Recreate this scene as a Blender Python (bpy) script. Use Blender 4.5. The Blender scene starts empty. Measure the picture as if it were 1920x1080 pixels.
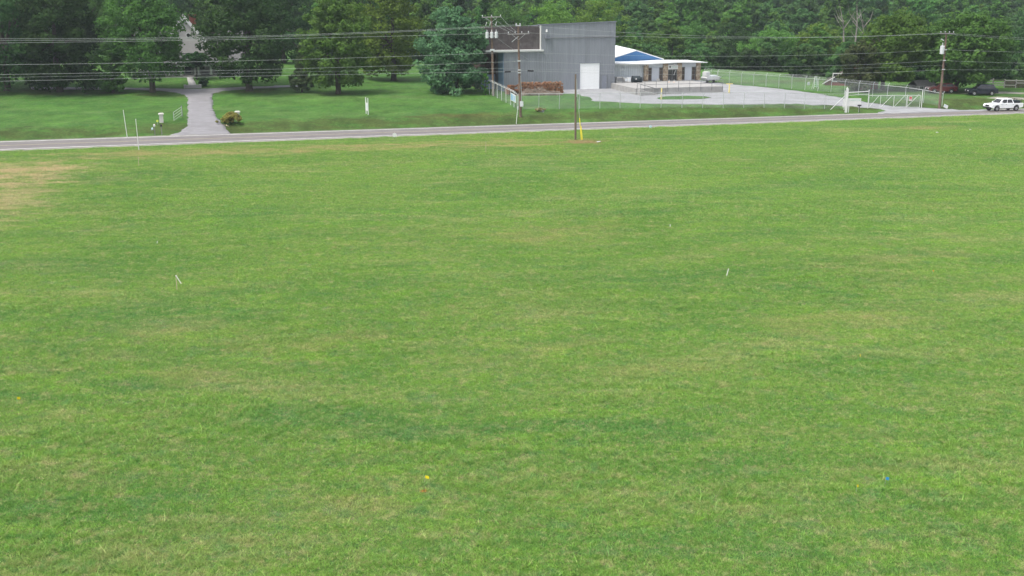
import bpy, bmesh, math, random
import numpy as np
from mathutils import Vector, Matrix
from mathutils.geometry import delaunay_2d_cdt

sc = bpy.context.scene
COL = sc.collection
R = math.radians

# ------------------------------------------------------------------ camera, sky, sun, exposure
F = 2130.0                 # focal length in pixels of a 1920 wide frame
PITCH = R(14.93)
CH = 17.5
cam_d = bpy.data.cameras.new('camera')
cam_d.sensor_width = 36.0
cam_d.lens = F / 1920.0 * 36.0
cam_d.clip_start = 0.5
cam_d.clip_end = 5000
cam = bpy.data.objects.new('camera', cam_d)
COL.objects.link(cam)
cam.location = (0, 0, CH)
cam.rotation_euler = (R(90) - PITCH, 0, 0)
sc.camera = cam

SUN_EL, SUN_AZ = R(64), R(-125)     # high, behind the camera and to the left
world = bpy.data.worlds.new('World')
sc.world = world
world.use_nodes = True
wn = world.node_tree
bg = wn.nodes['Background']
sky = wn.nodes.new('ShaderNodeTexSky')
sky.sky_type = 'NISHITA'
sky.sun_disc = False
sky.sun_elevation = SUN_EL
sky.sun_rotation = SUN_AZ
sky.air_density = 1.0
sky.dust_density = 4.0
sky.ozone_density = 1.0
hsv = wn.nodes.new('ShaderNodeHueSaturation')
hsv.inputs['Saturation'].default_value = 0.35       # thin overcast: the blue is mostly veiled
wn.links.new(sky.outputs[0], hsv.inputs['Color'])
wn.links.new(hsv.outputs[0], bg.inputs['Color'])
bg.inputs['Strength'].default_value = 0.15

sun_d = bpy.data.lights.new('sun', 'SUN')
sun_d.energy = 1.5
sun_d.angle = R(16)
sun_d.color = (1.0, 0.96, 0.9)
sun = bpy.data.objects.new('sun', sun_d)
COL.objects.link(sun)
sd = Vector((math.sin(SUN_AZ) * math.cos(SUN_EL), math.cos(SUN_AZ) * math.cos(SUN_EL), math.sin(SUN_EL)))
sun.rotation_euler = sd.to_track_quat('Z', 'Y').to_euler()
sun.location = (0, 100, 120)

sc.view_settings.view_transform = 'Standard'
sc.view_settings.look = 'None'
sc.view_settings.gamma = 1.0
sc.view_settings.exposure = 0.95
sc.render.engine = 'CYCLES'
sc.cycles.use_denoising = True
sc.cycles.use_adaptive_sampling = True
sc.cycles.adaptive_threshold = 0.02
sc.cycles.max_bounces = 6
sc.cycles.diffuse_bounces = 3
sc.cycles.transmission_bounces = 4
sc.cycles.transparent_max_bounces = 24
sc.cycles.volume_bounces = 0
sc.cycles.sample_clamp_indirect = 8

# ------------------------------------------------------------------ terrain and camera geometry helpers
CP, SP = math.cos(PITCH), math.sin(PITCH)
N0 = (-56.1, 124.1)
ANG = math.atan2(37.6, 128.5)
EX, EY = math.cos(ANG), math.sin(ANG)
NX, NY = -EY, EX
W = 7.2

def ut(x, y):
    dx, dy = x - N0[0], y - N0[1]
    return dx * EX + dy * EY, dx * NX + dy * NY
def xy(u, t):
    return N0[0] + u * EX + t * NX, N0[1] + u * EY + t * NY
def ss(a, b, v):
    k = np.clip((v - a) / (b - a), 0, 1)
    return k * k * (3 - 2 * k)
RAMPS = [(14.0, 21.5, 5.0), (109.0, 126.0, 6.0)]         # driveway and yard entrance, along the road
def terrain(x, y):
    x = np.asarray(x, float); y = np.asarray(y, float)
    u, t = ut(x, y)
    uc = np.clip(u, -40, 170)
    s = 0.015 + (-0.038 - 0.015) * uc / 133.9
    und = 0.16 * np.sin(x * 0.07 + 1.0) * np.sin(y * 0.09) + 0.08 * np.sin(x * 0.19 + y * 0.13) + 0.05 * np.sin(y * 0.31 - x * 0.11)
    zf = und * ss(1, 22, -t)
    zroad = s * np.clip(t, 0, W)
    zr = s * W
    zl = 0.75 + 0.008 * np.clip(t - 14, 0, 130) + 0.05 * np.sin(x * 0.12) * np.sin(y * 0.1) * ss(16, 30, t)
    zl = zl + 1.7 * ss(48, 74, t) * (1 - ss(38, 58, u))
    ditch = zr - 0.25 * ss(W, 9.6, t)
    k = ss(9.2, 14.5 + 0.6 * np.sin(u * 0.23), t)
    zb = ditch * (1 - k) + zl * k
    kr = ss(W, 17, t)
    zramp = zr * (1 - kr) + zl * kr
    m = 0
    for a, b, f in RAMPS:
        m = np.maximum(m, ss(a - f, a, u) * (1 - ss(b, b + f, u)))
    zfar = zb * (1 - m) + zramp * m
    z = np.where(t < 0, zf, np.where(t < W, zroad, zfar))
    z = z - 5.0 * ss(228, 262, y) * ss(-25, 8, x)             # the ground falls to a creek behind the yard
    d = y - 335 - 0.1 * x
    z = z + 0.085 * (np.sqrt(d * d + 25 ** 2) + d) * ss(220, 330, y) * (1 + 0.12 * np.sin(x * 0.012 + 0.5))
    return z
def tz(x, y):
    return float(terrain(x, y))

def ray(px, py):
    a, b = (px - 960) / F, (540 - py) / F
    return Vector((a, CP + b * SP, -SP + b * CP))
def G(px, py):
    """ground point of the place that this sight line meets"""
    d = ray(px, py)
    t0, s = 20.0, 1.0
    while t0 < 3000:
        t1 = t0 + s
        if CH + d.z * t1 < tz(d.x * t1, d.y * t1):
            for _ in range(30):
                m = (t0 + t1) / 2
                if CH + d.z * m < tz(d.x * m, d.y * m): t1 = m
                else: t0 = m
            break
        t0 = t1
    x, y = d.x * t1, d.y * t1
    return Vector((x, y, tz(x, y)))
def zat(y, py):
    k = (540 - py) / F
    return CH + y * (k * CP - SP) / (CP + k * SP)
def at(px, py, y):
    d = ray(px, py)
    t = y / d.y
    return Vector((d.x * t, y, CH + d.z * t))
def proj(p):
    w = p[2] - CH
    dep = CP * p[1] - SP * w
    return 960 + F * p[0] / dep, 540 - F * (SP * p[1] + CP * w) / dep
def on_line(p, direction, px):
    """walk from p along a horizontal direction until column px"""
    k = (px - 960) / F
    zc = (p[2] - CH)
    den = direction[0] - k * CP * direction[1]
    s = (k * (CP * p[1] - SP * zc) - p[0]) / den
    return Vector((p[0] + s * direction[0], p[1] + s * direction[1], p[2]))
def gnd(x, y):
    return Vector((x, y, tz(x, y)))
def mpp(p):
    return (CP * p[1] - SP * (p[2] - CH)) / F            # metres per photo pixel there
E2 = (EX, EY)
EN2 = (NX, NY)

# ------------------------------------------------------------------ materials
MATS = {}
def nt_new(name):
    m = bpy.data.materials.new(name)
    m.use_nodes = True
    nt = m.node_tree
    return m, nt, nt.nodes['Principled BSDF'], nt.nodes['Material Output']
def mk(name, col, rough=0.7, var=0.12, scale=3.0, metal=0.0, bump=0.0, bscale=None, spec=0.3, coat=0.0, stain=None):
    """plain procedural material: base colour broken up by two noises, optional relief and a stain colour"""
    m, nt, p, out = nt_new(name)
    N, L = nt.nodes, nt.links
    tc = N.new('ShaderNodeTexCoord')
    n1 = N.new('ShaderNodeTexNoise'); n1.inputs['Scale'].default_value = scale; n1.inputs['Detail'].default_value = 5
    n1.inputs['Roughness'].default_value = 0.65
    L.new(tc.outputs['Object'], n1.inputs['Vector'])
    ramp = N.new('ShaderNodeMapRange')
    ramp.inputs['From Min'].default_value = 0.3; ramp.inputs['From Max'].default_value = 0.7
    ramp.inputs['To Min'].default_value = 1 - var; ramp.inputs['To Max'].default_value = 1 + var
    L.new(n1.outputs[0], ramp.inputs['Value'])
    mul = N.new('ShaderNodeMix'); mul.data_type = 'RGBA'; mul.blend_type = 'MULTIPLY'
    mul.inputs['Factor'].default_value = 1
    mul.inputs['A'].default_value = (*col, 1)
    L.new(ramp.outputs[0], mul.inputs['B'])
    last = mul.outputs['Result']
    if stain:
        n2 = N.new('ShaderNodeTexNoise'); n2.inputs['Scale'].default_value = scale * 0.45; n2.inputs['Detail'].default_value = 6
        L.new(tc.outputs['Object'], n2.inputs['Vector'])
        r2 = N.new('ShaderNodeMapRange'); r2.inputs['From Min'].default_value = 0.52; r2.inputs['From Max'].default_value = 0.72
        r2.inputs['To Max'].default_value = stain[3]
        L.new(n2.outputs[0], r2.inputs['Value'])
        mx = N.new('ShaderNodeMix'); mx.data_type = 'RGBA'
        L.new(r2.outputs[0], mx.inputs['Factor']); L.new(last, mx.inputs['A']); mx.inputs['B'].default_value = (*stain[:3], 1)
        last = mx.outputs['Result']
    L.new(last, p.inputs['Base Color'])
    p.inputs['Roughness'].default_value = rough
    p.inputs['Metallic'].default_value = metal
    p.inputs['Specular IOR Level'].default_value = spec
    if coat: p.inputs['Coat Weight'].default_value = coat
    if bump:
        nb = N.new('ShaderNodeTexNoise'); nb.inputs['Scale'].default_value = bscale or scale * 4; nb.inputs['Detail'].default_value = 4
        L.new(tc.outputs['Object'], nb.inputs['Vector'])
        b = N.new('ShaderNodeBump'); b.inputs['Strength'].default_value = bump; b.inputs['Distance'].default_value = 0.05
        L.new(nb.outputs[0], b.inputs['Height']); L.new(b.outputs[0], p.inputs['Normal'])
    MATS[name] = m
    return m

def grass_group():
    """colour of mown grass by place: green mixtures, dry thatch, mower lanes, bare soil and darker brown patches"""
    g = bpy.data.node_groups.new('grass_colour', 'ShaderNodeTree')
    g.interface.new_socket('Color', in_out='OUTPUT', socket_type='NodeSocketColor')
    g.interface.new_socket('Bare', in_out='OUTPUT', socket_type='NodeSocketFloat')
    N, L = g.nodes, g.links
    out = N.new('NodeGroupOutput')
    geo = N.new('ShaderNodeNewGeometry')
    def mapped(rot, scl):
        mp = N.new('ShaderNodeMapping'); mp.inputs['Rotation'].default_value = (0, 0, rot); mp.inputs['Scale'].default_value = scl
        L.new(geo.outputs['Position'], mp.inputs['Vector']); return mp.outputs[0]
    def noise(vec, scale, detail, rough=0.6, dist=0.0):
        n = N.new('ShaderNodeTexNoise'); n.inputs['Scale'].default_value = scale; n.inputs['Detail'].default_value = detail
        n.inputs['Roughness'].default_value = rough; n.inputs['Distortion'].default_value = dist
        L.new(vec, n.inputs['Vector']); return n.outputs[0]
    def rng(v, a, b, lo=0.0, hi=1.0, smooth=True):
        r = N.new('ShaderNodeMapRange')
        if smooth: r.interpolation_type = 'SMOOTHSTEP'
        r.inputs['From Min'].default_value = a; r.inputs['From Max'].default_value = b
        r.inputs['To Min'].default_value = lo; r.inputs['To Max'].default_value = hi
        L.new(v, r.inputs['Value']); return r.outputs[0]
    def mix(f, a, b):
        m = N.new('ShaderNodeMix'); m.data_type = 'RGBA'
        if isinstance(f, float): m.inputs['Factor'].default_value = f
        else: L.new(f, m.inputs['Factor'])
        for k, v in (('A', a), ('B', b)):
            if isinstance(v, tuple): m.inputs[k].default_value = (*v, 1)
            else: L.new(v, m.inputs[k])
        return m.outputs['Result']
    def math_(op, a, b=None):
        m = N.new('ShaderNodeMath'); m.operation = op
        for i, v in enumerate((a, b)):
            if v is None: continue
            if isinstance(v, (int, float)): m.inputs[i].default_value = v
            else: L.new(v, m.inputs[i])
        return m.outputs[0]
    plain = geo.outputs['Position']
    lane = mapped(-ANG * 0.55, (0.35, 1.0, 1.0))      # streaks run across the view, as the mower went
    c = mix(rng(noise(plain, 0.055, 4, 0.6, 0.6), 0.35, 0.65), GC['a'], GC['b'])
    c = mix(rng(noise(lane, 0.13, 6, 0.66), 0.48, 0.66, 0, 0.85), c, GC['deep'])
    c = mix(rng(noise(lane, 0.5, 6, 0.68, 0.4), 0.45, 0.7, 0, 0.8), c, GC['lime'])
    c = mix(rng(noise(lane, 0.24, 7, 0.7, 0.3), 0.49, 0.72, 0, 0.58), c, GC['dry'])
    c = mix(rng(noise(plain, 1.1, 6, 0.72), 0.5, 0.68, 0, 0.62), c, GC['dry'])
    c = mix(rng(noise(plain, 0.8, 5, 0.7, 0.5), 0.5, 0.7, 0, 0.55), c, GC['blue'])
    c = mix(rng(noise(plain, 3.3, 4, 0.7), 0.5, 0.64, 0, 0.7), c, GC['deep'])
    c = mix(rng(noise(plain, 4.7, 3, 0.7), 0.53, 0.66, 0, 0.6), c, GC['dry'])
    # bare, dry and darker brown patches, each with its own place and ragged outline
    rag = noise(mapped(-ANG, (0.5, 1.0, 1.0)), 0.5, 7, 0.72)
    patch_all = None
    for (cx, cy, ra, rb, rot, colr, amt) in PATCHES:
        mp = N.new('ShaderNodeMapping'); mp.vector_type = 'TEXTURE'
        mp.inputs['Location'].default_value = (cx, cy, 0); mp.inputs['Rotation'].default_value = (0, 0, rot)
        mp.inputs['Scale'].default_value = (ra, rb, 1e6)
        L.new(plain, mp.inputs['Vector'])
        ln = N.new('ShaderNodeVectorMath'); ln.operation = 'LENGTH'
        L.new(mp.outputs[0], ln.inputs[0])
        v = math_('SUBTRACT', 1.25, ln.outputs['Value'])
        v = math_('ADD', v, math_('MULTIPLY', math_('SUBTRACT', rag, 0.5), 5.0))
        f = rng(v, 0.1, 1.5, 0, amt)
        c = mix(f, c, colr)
        patch_all = f if patch_all is None else math_('MAXIMUM', patch_all, f)
    L.new(c, out.inputs['Color'])
    L.new(patch_all, out.inputs['Bare'])
    return g

GC = dict(a=(0.085, 0.168, 0.036), b=(0.112, 0.188, 0.045), deep=(0.06, 0.142, 0.04), lime=(0.13, 0.225, 0.04), dry=(0.235, 0.222, 0.12), blue=(0.078, 0.155, 0.07))
_p = lambda px, py: G(px, py)[:2]
SOIL, STRAW, CLAY = (0.20, 0.15, 0.09), (0.25, 0.205, 0.115), (0.20, 0.11, 0.06)
PATCHES = []
for (px, py, ra, rb, col_, amt) in [
    (45, 322, 7.0, 9.0, (0.29, 0.235, 0.155), 0.9), (12, 375, 4.5, 13.0, (0.29, 0.235, 0.155), 0.75), (115, 318, 3.5, 3.0, (0.29, 0.235, 0.155), 0.75),
    (1085, 267, 4.2, 2.2, SOIL, 1.0), (1000, 272, 5.0, 1.8, STRAW, 0.55),
    (420, 285, 22.0, 4.2, STRAW, 0.55), (700, 277, 20.0, 3.4, STRAW, 0.6), (230, 290, 9.0, 4.0, STRAW, 0.5), (900, 268, 12, 3.0, STRAW, 0.45),
    (1745, 240, 6.0, 2.2, SOIL, 0.55), (1640, 243, 10, 2.5, STRAW, 0.4),
    (1030, 440, 8.0, 3.2, STRAW, 0.4), (1590, 600, 6.0, 2.4, STRAW, 0.35), (1000, 660, 4.5, 1.6, STRAW, 0.35),
    (600, 640, 5.0, 1.8, STRAW, 0.3), (400, 700, 4.0, 1.6, STRAW, 0.35), (650, 940, 2.4, 1.3, STRAW, 0.35),
    (340, 620, 4, 1.5, STRAW, 0.25), (1250, 690, 4, 1.3, STRAW, 0.25), (1700, 480, 6, 2, STRAW, 0.3),
    (793, 922, 0.14, 0.12, (0.30, 0.09, 0.03), 0.9),
    (870, 217, 8.0, 2.4, CLAY, 1.0), (940, 214, 4.0, 1.2, CLAY, 0.5), (700, 226, 5, 1.2, CLAY, 0.35), (1045, 214, 3.5, 1.8, SOIL, 0.6), (60, 249, 9, 1.0, SOIL, 0.35),
    (1230, 214, 12, 1.4, SOIL, 0.45), (1400, 208, 9, 1.2, SOIL, 0.35), (282, 241, 2.5, 1.2, SOIL, 0.6), (450, 238, 2.2, 1.2, SOIL, 0.4),
    (290, 178, 5.0, 1.6, STRAW, 0.6), (340, 181, 2.6, 1.4, STRAW, 0.5), (465, 172, 3.5, 1.6, CLAY, 0.5), (560, 177, 6.0, 1.5, SOIL, 0.5),
    (1000, 178, 4.0, 1.2, SOIL, 0.6), (1830, 190, 11, 4, STRAW, 0.55), (1750, 182, 5, 3, STRAW, 0.4)]:
    g_ = _p(px, py)
    PATCHES.append((g_[0], g_[1], ra, rb, ANG, col_, amt))
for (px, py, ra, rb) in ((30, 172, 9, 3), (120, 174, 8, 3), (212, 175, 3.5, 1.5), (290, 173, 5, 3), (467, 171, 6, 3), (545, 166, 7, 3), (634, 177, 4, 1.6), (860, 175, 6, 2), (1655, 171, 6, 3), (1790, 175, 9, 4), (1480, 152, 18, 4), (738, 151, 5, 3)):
    g_ = _p(px, py); PATCHES.append((g_[0], g_[1], ra, rb, ANG, (0.13, 0.115, 0.06), 0.75))  # darker brown patches around the tree feet
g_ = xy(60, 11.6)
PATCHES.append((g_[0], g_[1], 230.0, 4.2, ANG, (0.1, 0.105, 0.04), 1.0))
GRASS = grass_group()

def grass_material(name, tint=(1, 1, 1), bump=0.5, blade=False, mottle=0.1):
    m, nt, p, out = nt_new(name)
    N, L = nt.nodes, nt.links
    gg = N.new('ShaderNodeGroup'); gg.node_tree = GRASS
    mul = N.new('ShaderNodeMix'); mul.data_type = 'RGBA'; mul.blend_type = 'MULTIPLY'; mul.inputs['Factor'].default_value = 1
    L.new(gg.outputs['Color'], mul.inputs['A']); mul.inputs['B'].default_value = (*tint, 1)
    last = mul.outputs['Result']
    if blade:
        a = N.new('ShaderNodeAttribute'); a.attribute_name = 'leafvar'
        mr = N.new('ShaderNodeMapRange'); mr.inputs['To Min'].default_value = 0.7; mr.inputs['To Max'].default_value = 1.42
        L.new(a.outputs['Fac'], mr.inputs['Value'])
        m2 = N.new('ShaderNodeMix'); m2.data_type = 'RGBA'; m2.blend_type = 'MULTIPLY'; m2.inputs['Factor'].default_value = 1
        L.new(last, m2.inputs['A']); L.new(mr.outputs[0], m2.inputs['B'])
        dr = N.new('ShaderNodeMapRange'); dr.inputs['From Min'].default_value = 0.9; dr.inputs['From Max'].default_value = 0.93
        dr.inputs['To Max'].default_value = 0.6
        L.new(a.outputs['Fac'], dr.inputs['Value'])
        m3 = N.new('ShaderNodeMix'); m3.data_type = 'RGBA'
        L.new(dr.outputs[0], m3.inputs['Factor']); L.new(m2.outputs['Result'], m3.inputs['A']); m3.inputs['B'].default_value = (0.27, 0.24, 0.12, 1)
        last = m3.outputs['Result']
        d = N.new('ShaderNodeBsdfDiffuse'); t = N.new('ShaderNodeBsdfTranslucent'); mx = N.new('ShaderNodeMixShader')
        mx.inputs[0].default_value = 0.4
        L.new(last, d.inputs['Color']); L.new(last, t.inputs['Color'])
        L.new(d.outputs[0], mx.inputs[1]); L.new(t.outputs[0], mx.inputs[2]); L.new(mx.outputs[0], out.inputs['Surface'])
    else:
        geo = N.new('ShaderNodeNewGeometry')
        f = N.new('ShaderNodeTexNoise'); f.inputs['Scale'].default_value = 5.0; f.inputs['Detail'].default_value = 8; f.inputs['Roughness'].default_value = 0.75
        L.new(geo.outputs['Position'], f.inputs['Vector'])
        mr = N.new('ShaderNodeMapRange'); mr.inputs['From Min'].default_value = 0.3; mr.inputs['From Max'].default_value = 0.7
        mr.inputs['To Min'].default_value = 0.62; mr.inputs['To Max'].default_value = 1.38
        L.new(f.outputs[0], mr.inputs['Value'])
        w1 = N.new('ShaderNodeTexNoise'); w1.inputs['Scale'].default_value = 0.32; w1.inputs['Detail'].default_value = 8; w1.inputs['Roughness'].default_value = 0.78
        mp = N.new('ShaderNodeMapping'); mp.inputs['Rotation'].default_value = (0, 0, -ANG); mp.inputs['Scale'].default_value = (1.0, 0.55, 1)
        L.new(geo.outputs['Position'], mp.inputs['Vector']); L.new(mp.outputs[0], w1.inputs['Vector'])
        wr = N.new('ShaderNodeMapRange'); wr.inputs['From Min'].default_value = 0.32; wr.inputs['From Max'].default_value = 0.68
        wr.inputs['To Min'].default_value = 1 - mottle; wr.inputs['To Max'].default_value = 1 + mottle
        L.new(w1.outputs[0], wr.inputs['Value'])
        mm = N.new('ShaderNodeMath'); mm.operation = 'MULTIPLY'; L.new(mr.outputs[0], mm.inputs[0]); L.new(wr.outputs[0], mm.inputs[1])
        m2 = N.new('ShaderNodeMix'); m2.data_type = 'RGBA'; m2.blend_type = 'MULTIPLY'; m2.inputs['Factor'].default_value = 1
        L.new(last, m2.inputs['A']); L.new(mm.outputs[0], m2.inputs['B'])
        L.new(m2.outputs['Result'], p.inputs['Base Color'])
        p.inputs['Roughness'].default_value = 0.95; p.inputs['Specular IOR Level'].default_value = 0.1
        b = N.new('ShaderNodeBump'); b.inputs['Strength'].default_value = bump; b.inputs['Distance'].default_value = 0.12
        L.new(f.outputs[0], b.inputs['Height']); L.new(b.outputs[0], p.inputs['Normal'])
    return m

def leaf_material(name, c1, c2, trans=0.42):
    m, nt, p, out = nt_new(name)
    N, L = nt.nodes, nt.links
    N.remove(p)
    a = N.new('ShaderNodeAttribute'); a.attribute_name = 'leafvar'
    oi = N.new('ShaderNodeObjectInfo')
    mx = N.new('ShaderNodeMix'); mx.data_type = 'RGBA'
    L.new(a.outputs['Fac'], mx.inputs['Factor']); mx.inputs['A'].default_value = (*c1, 1); mx.inputs['B'].default_value = (*c2, 1)
    hs = N.new('ShaderNodeHueSaturation')
    mh = N.new('ShaderNodeMapRange'); mh.inputs['To Min'].default_value = 0.485; mh.inputs['To Max'].default_value = 0.515
    mv = N.new('ShaderNodeMapRange'); mv.inputs['To Min'].default_value = 0.8; mv.inputs['To Max'].default_value = 1.2
    L.new(oi.outputs['Random'], mh.inputs['Value']); L.new(oi.outputs['Random'], mv.inputs['Value'])
    L.new(mh.outputs[0], hs.inputs['Hue']); L.new(mv.outputs[0], hs.inputs['Value']); L.new(mx.outputs['Result'], hs.inputs['Color'])
    d = N.new('ShaderNodeBsdfDiffuse'); t = N.new('ShaderNodeBsdfTranslucent'); ms = N.new('ShaderNodeMixShader')
    ms.inputs[0].default_value = trans
    L.new(hs.outputs[0], d.inputs['Color']); L.new(hs.outputs[0], t.inputs['Color'])
    L.new(d.outputs[0], ms.inputs[1]); L.new(t.outputs[0], ms.inputs[2]); L.new(ms.outputs[0], out.inputs['Surface'])
    return m
LEAF = {
    'dark': leaf_material('leaf_dark', (0.032, 0.076, 0.027), (0.064, 0.125, 0.04)),
    'mid': leaf_material('leaf_mid', (0.061, 0.148, 0.036), (0.114, 0.235, 0.055)),
    'bright': leaf_material('leaf_bright', (0.076, 0.174, 0.036), (0.138, 0.260, 0.058)),
    'yellow': leaf_material('leaf_yellow', (0.103, 0.192, 0.033), (0.173, 0.282, 0.052)),
    'blue': leaf_material('leaf_blue', (0.068, 0.154, 0.071), (0.138, 0.244, 0.117)),
    'cedar': leaf_material('leaf_cedar', (0.076, 0.122, 0.049), (0.129, 0.174, 0.076)),
    'vine': leaf_material('leaf_vine', (0.06, 0.092, 0.036), (0.115, 0.14, 0.06)),
    'wood': leaf_material('leaf_wood', (0.061, 0.139, 0.047), (0.114, 0.217, 0.068)),
    'brush': leaf_material('leaf_brush', (0.152, 0.139, 0.068), (0.304, 0.278, 0.138), 0.1),
    'bush': leaf_material('leaf_bush', (0.24, 0.25, 0.06), (0.42, 0.40, 0.12)),
}
mk('bark', (0.062, 0.055, 0.042), 0.95, 0.3, 4, bump=0.6)
mk('bark_dead', (0.22, 0.205, 0.18), 0.9, 0.25, 3, bump=0.4)
mk('asphalt', (0.175, 0.16, 0.157), 0.9, 0.14, 0.35, bump=0.15, bscale=30, stain=(0.13, 0.12, 0.117, 0.5))
mk('shoulder', (0.27, 0.26, 0.22), 0.95, 0.2, 2.0, bump=0.3, stain=(0.16, 0.18, 0.08, 0.8))
mk('paint_white', (0.72, 0.72, 0.68), 0.7, 0.12, 2.5, stain=(0.42, 0.41, 0.39, 0.5))
mk('paint_yellow', (0.32, 0.27, 0.17), 0.7, 0.15, 2.5, stain=(0.27, 0.24, 0.19, 0.7))
mk('gravel', (0.31, 0.315, 0.325), 0.95, 0.16, 0.8, bump=0.4, bscale=9, stain=(0.24, 0.235, 0.22, 0.5))
mk('drive_gravel', (0.235, 0.23, 0.24), 0.95, 0.14, 1.1, bump=0.35, bscale=10, stain=(0.25, 0.24, 0.225, 0.5))
mk('concrete', (0.31, 0.305, 0.295), 0.9, 0.14, 1.4, bump=0.15, stain=(0.27, 0.26, 0.24, 0.6))
mk('galv', (0.46, 0.48, 0.48), 0.5, 0.1, 3, metal=0.25)
mk('white_steel', (0.6, 0.61, 0.6), 0.55, 0.06, 3, stain=(0.5, 0.47, 0.42, 0.25))
mk('white_board', (0.66, 0.66, 0.65), 0.6, 0.05, 2, stain=(0.6, 0.59, 0.55, 0.3))
mk('door_white', (0.82, 0.83, 0.83), 0.5, 0.04, 1.5)
mk('white_brick', (0.66, 0.64, 0.6), 0.85, 0.12, 5, bump=0.4, stain=(0.42, 0.4, 0.35, 0.5))
mk('siding', (0.225, 0.245, 0.285), 0.5, 0.05, 0.5, stain=(0.19, 0.205, 0.235, 0.5))
mk('siding_dark', (0.20, 0.215, 0.25), 0.55, 0.05, 0.8)
mk('siding_blue', (0.20, 0.29, 0.40), 0.5, 0.08, 0.8)
mk('trim_light', (0.6, 0.6, 0.58), 0.6, 0.08, 2)
mk('old_board', (0.085, 0.072, 0.072), 0.9, 0.3, 1.6, bump=0.3, stain=(0.16, 0.15, 0.15, 0.6))
mk('dark_board', (0.06, 0.042, 0.035), 0.9, 0.25, 2, bump=0.3)
mk('metal_white', (0.62, 0.66, 0.69), 0.5, 0.05, 0.6, stain=(0.5, 0.53, 0.55, 0.4))
mk('metal_roof', (0.72, 0.74, 0.75), 0.45, 0.06, 0.7)
mk('metal_blue', (0.05, 0.15, 0.33), 0.5, 0.1, 0.6)
mk('panel_grey', (0.50, 0.53, 0.58), 0.55, 0.05, 1)
mk('glass_dark', (0.03, 0.03, 0.032), 0.12, 0.1, 1, spec=0.6)
mk('brown_glass', (0.07, 0.05, 0.04), 0.2, 0.1, 1, spec=0.5)
mk('black', (0.02, 0.02, 0.022), 0.6, 0.2, 4)
mk('tyre', (0.025, 0.025, 0.025), 0.85, 0.2, 6)
mk('rim', (0.35, 0.35, 0.36), 0.35, 0.1, 4, metal=0.7)
mk('car_white', (0.80, 0.81, 0.82), 0.3, 0.03, 1, coat=0.6)
mk('car_red', (0.09, 0.013, 0.012), 0.3, 0.05, 1, coat=0.7)
mk('car_navy', (0.012, 0.014, 0.026), 0.3, 0.05, 1, coat=0.7)
mk('lamp_clear', (0.7, 0.7, 0.7), 0.15, 0.05, 3, spec=0.7)
mk('lamp_red', (0.35, 0.02, 0.02), 0.2, 0.05, 3, spec=0.6)
mk('pole_wood', (0.15, 0.105, 0.08), 0.9, 0.3, 2.0, bump=0.4, stain=(0.22, 0.18, 0.15, 0.6))
mk('pole_new', (0.15, 0.115, 0.085), 0.9, 0.2, 2.0, bump=0.3)
mk('stake_wood', (0.5, 0.42, 0.3), 0.9, 0.15, 6)
mk('insulator', (0.55, 0.57, 0.58), 0.3, 0.1, 5)
mk('wire', (0.46, 0.5, 0.48), 0.5, 0.1, 1, metal=0.2)
mk('cable', (0.14, 0.16, 0.16), 0.6, 0.1, 1)
mk('wire_pale', (0.42, 0.47, 0.44), 0.6, 0.1, 1)
mk('yellow', (0.75, 0.62, 0.03), 0.5, 0.06, 4)
mk('yellow_post', (0.72, 0.6, 0.22), 0.6, 0.15, 4, stain=(0.6, 0.58, 0.45, 0.5))
mk('flag_yellow', (0.85, 0.68, 0.02), 0.6, 0.05, 8)
mk('flag_blue', (0.03, 0.3, 0.65), 0.6, 0.05, 8)
mk('flag_orange', (0.85, 0.3, 0.03), 0.6, 0.05, 8)
mk('ribbon', (0.8, 0.78, 0.74), 0.6, 0.05, 8)
mk('rust', (0.19, 0.085, 0.045), 0.9, 0.3, 3, bump=0.3, stain=(0.1, 0.05, 0.03, 0.7))
mk('log', (0.25, 0.13, 0.075), 0.95, 0.35, 2.2, stain=(0.32, 0.24, 0.17, 0.8))
mk('rubble', (0.15, 0.12, 0.095), 0.95, 0.35, 2.0, stain=(0.26, 0.23, 0.2, 0.7))
mk('brick', (0.17, 0.055, 0.04), 0.9, 0.2, 4, bump=0.3, stain=(0.15, 0.06, 0.045, 0.5))
mk('house_wall', (0.5, 0.48, 0.46), 0.8, 0.06, 2)
mk('shingle', (0.1, 0.1, 0.1), 0.9, 0.2, 5, bump=0.3)
mk('bin_dark', (0.03, 0.04, 0.045), 0.6, 0.15, 2)
mk('unit_grey', (0.42, 0.42, 0.41), 0.6, 0.1, 3)
mk('rail_steel', (0.2, 0.205, 0.21), 0.5, 0.1, 3, metal=0.3)
mk('fence_wood', (0.075, 0.06, 0.05), 0.95, 0.3, 3, bump=0.3)
mk('fence_grey', (0.26, 0.25, 0.24), 0.95, 0.2, 3)
mk('sign_red', (0.5, 0.08, 0.07), 0.6, 0.1, 6)
mk('sign_print', (0.42, 0.55, 0.5), 0.6, 0.1, 6)
mk('sign_blue', (0.22, 0.42, 0.58), 0.6, 0.1, 6)
mk('print_dark', (0.05, 0.055, 0.06), 0.6, 0.1, 6)
mk('light_blue', (0.5, 0.66, 0.72), 0.6, 0.1, 6)
mk('lime_cap', (0.55, 0.6, 0.1), 0.6, 0.1, 6)
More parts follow.
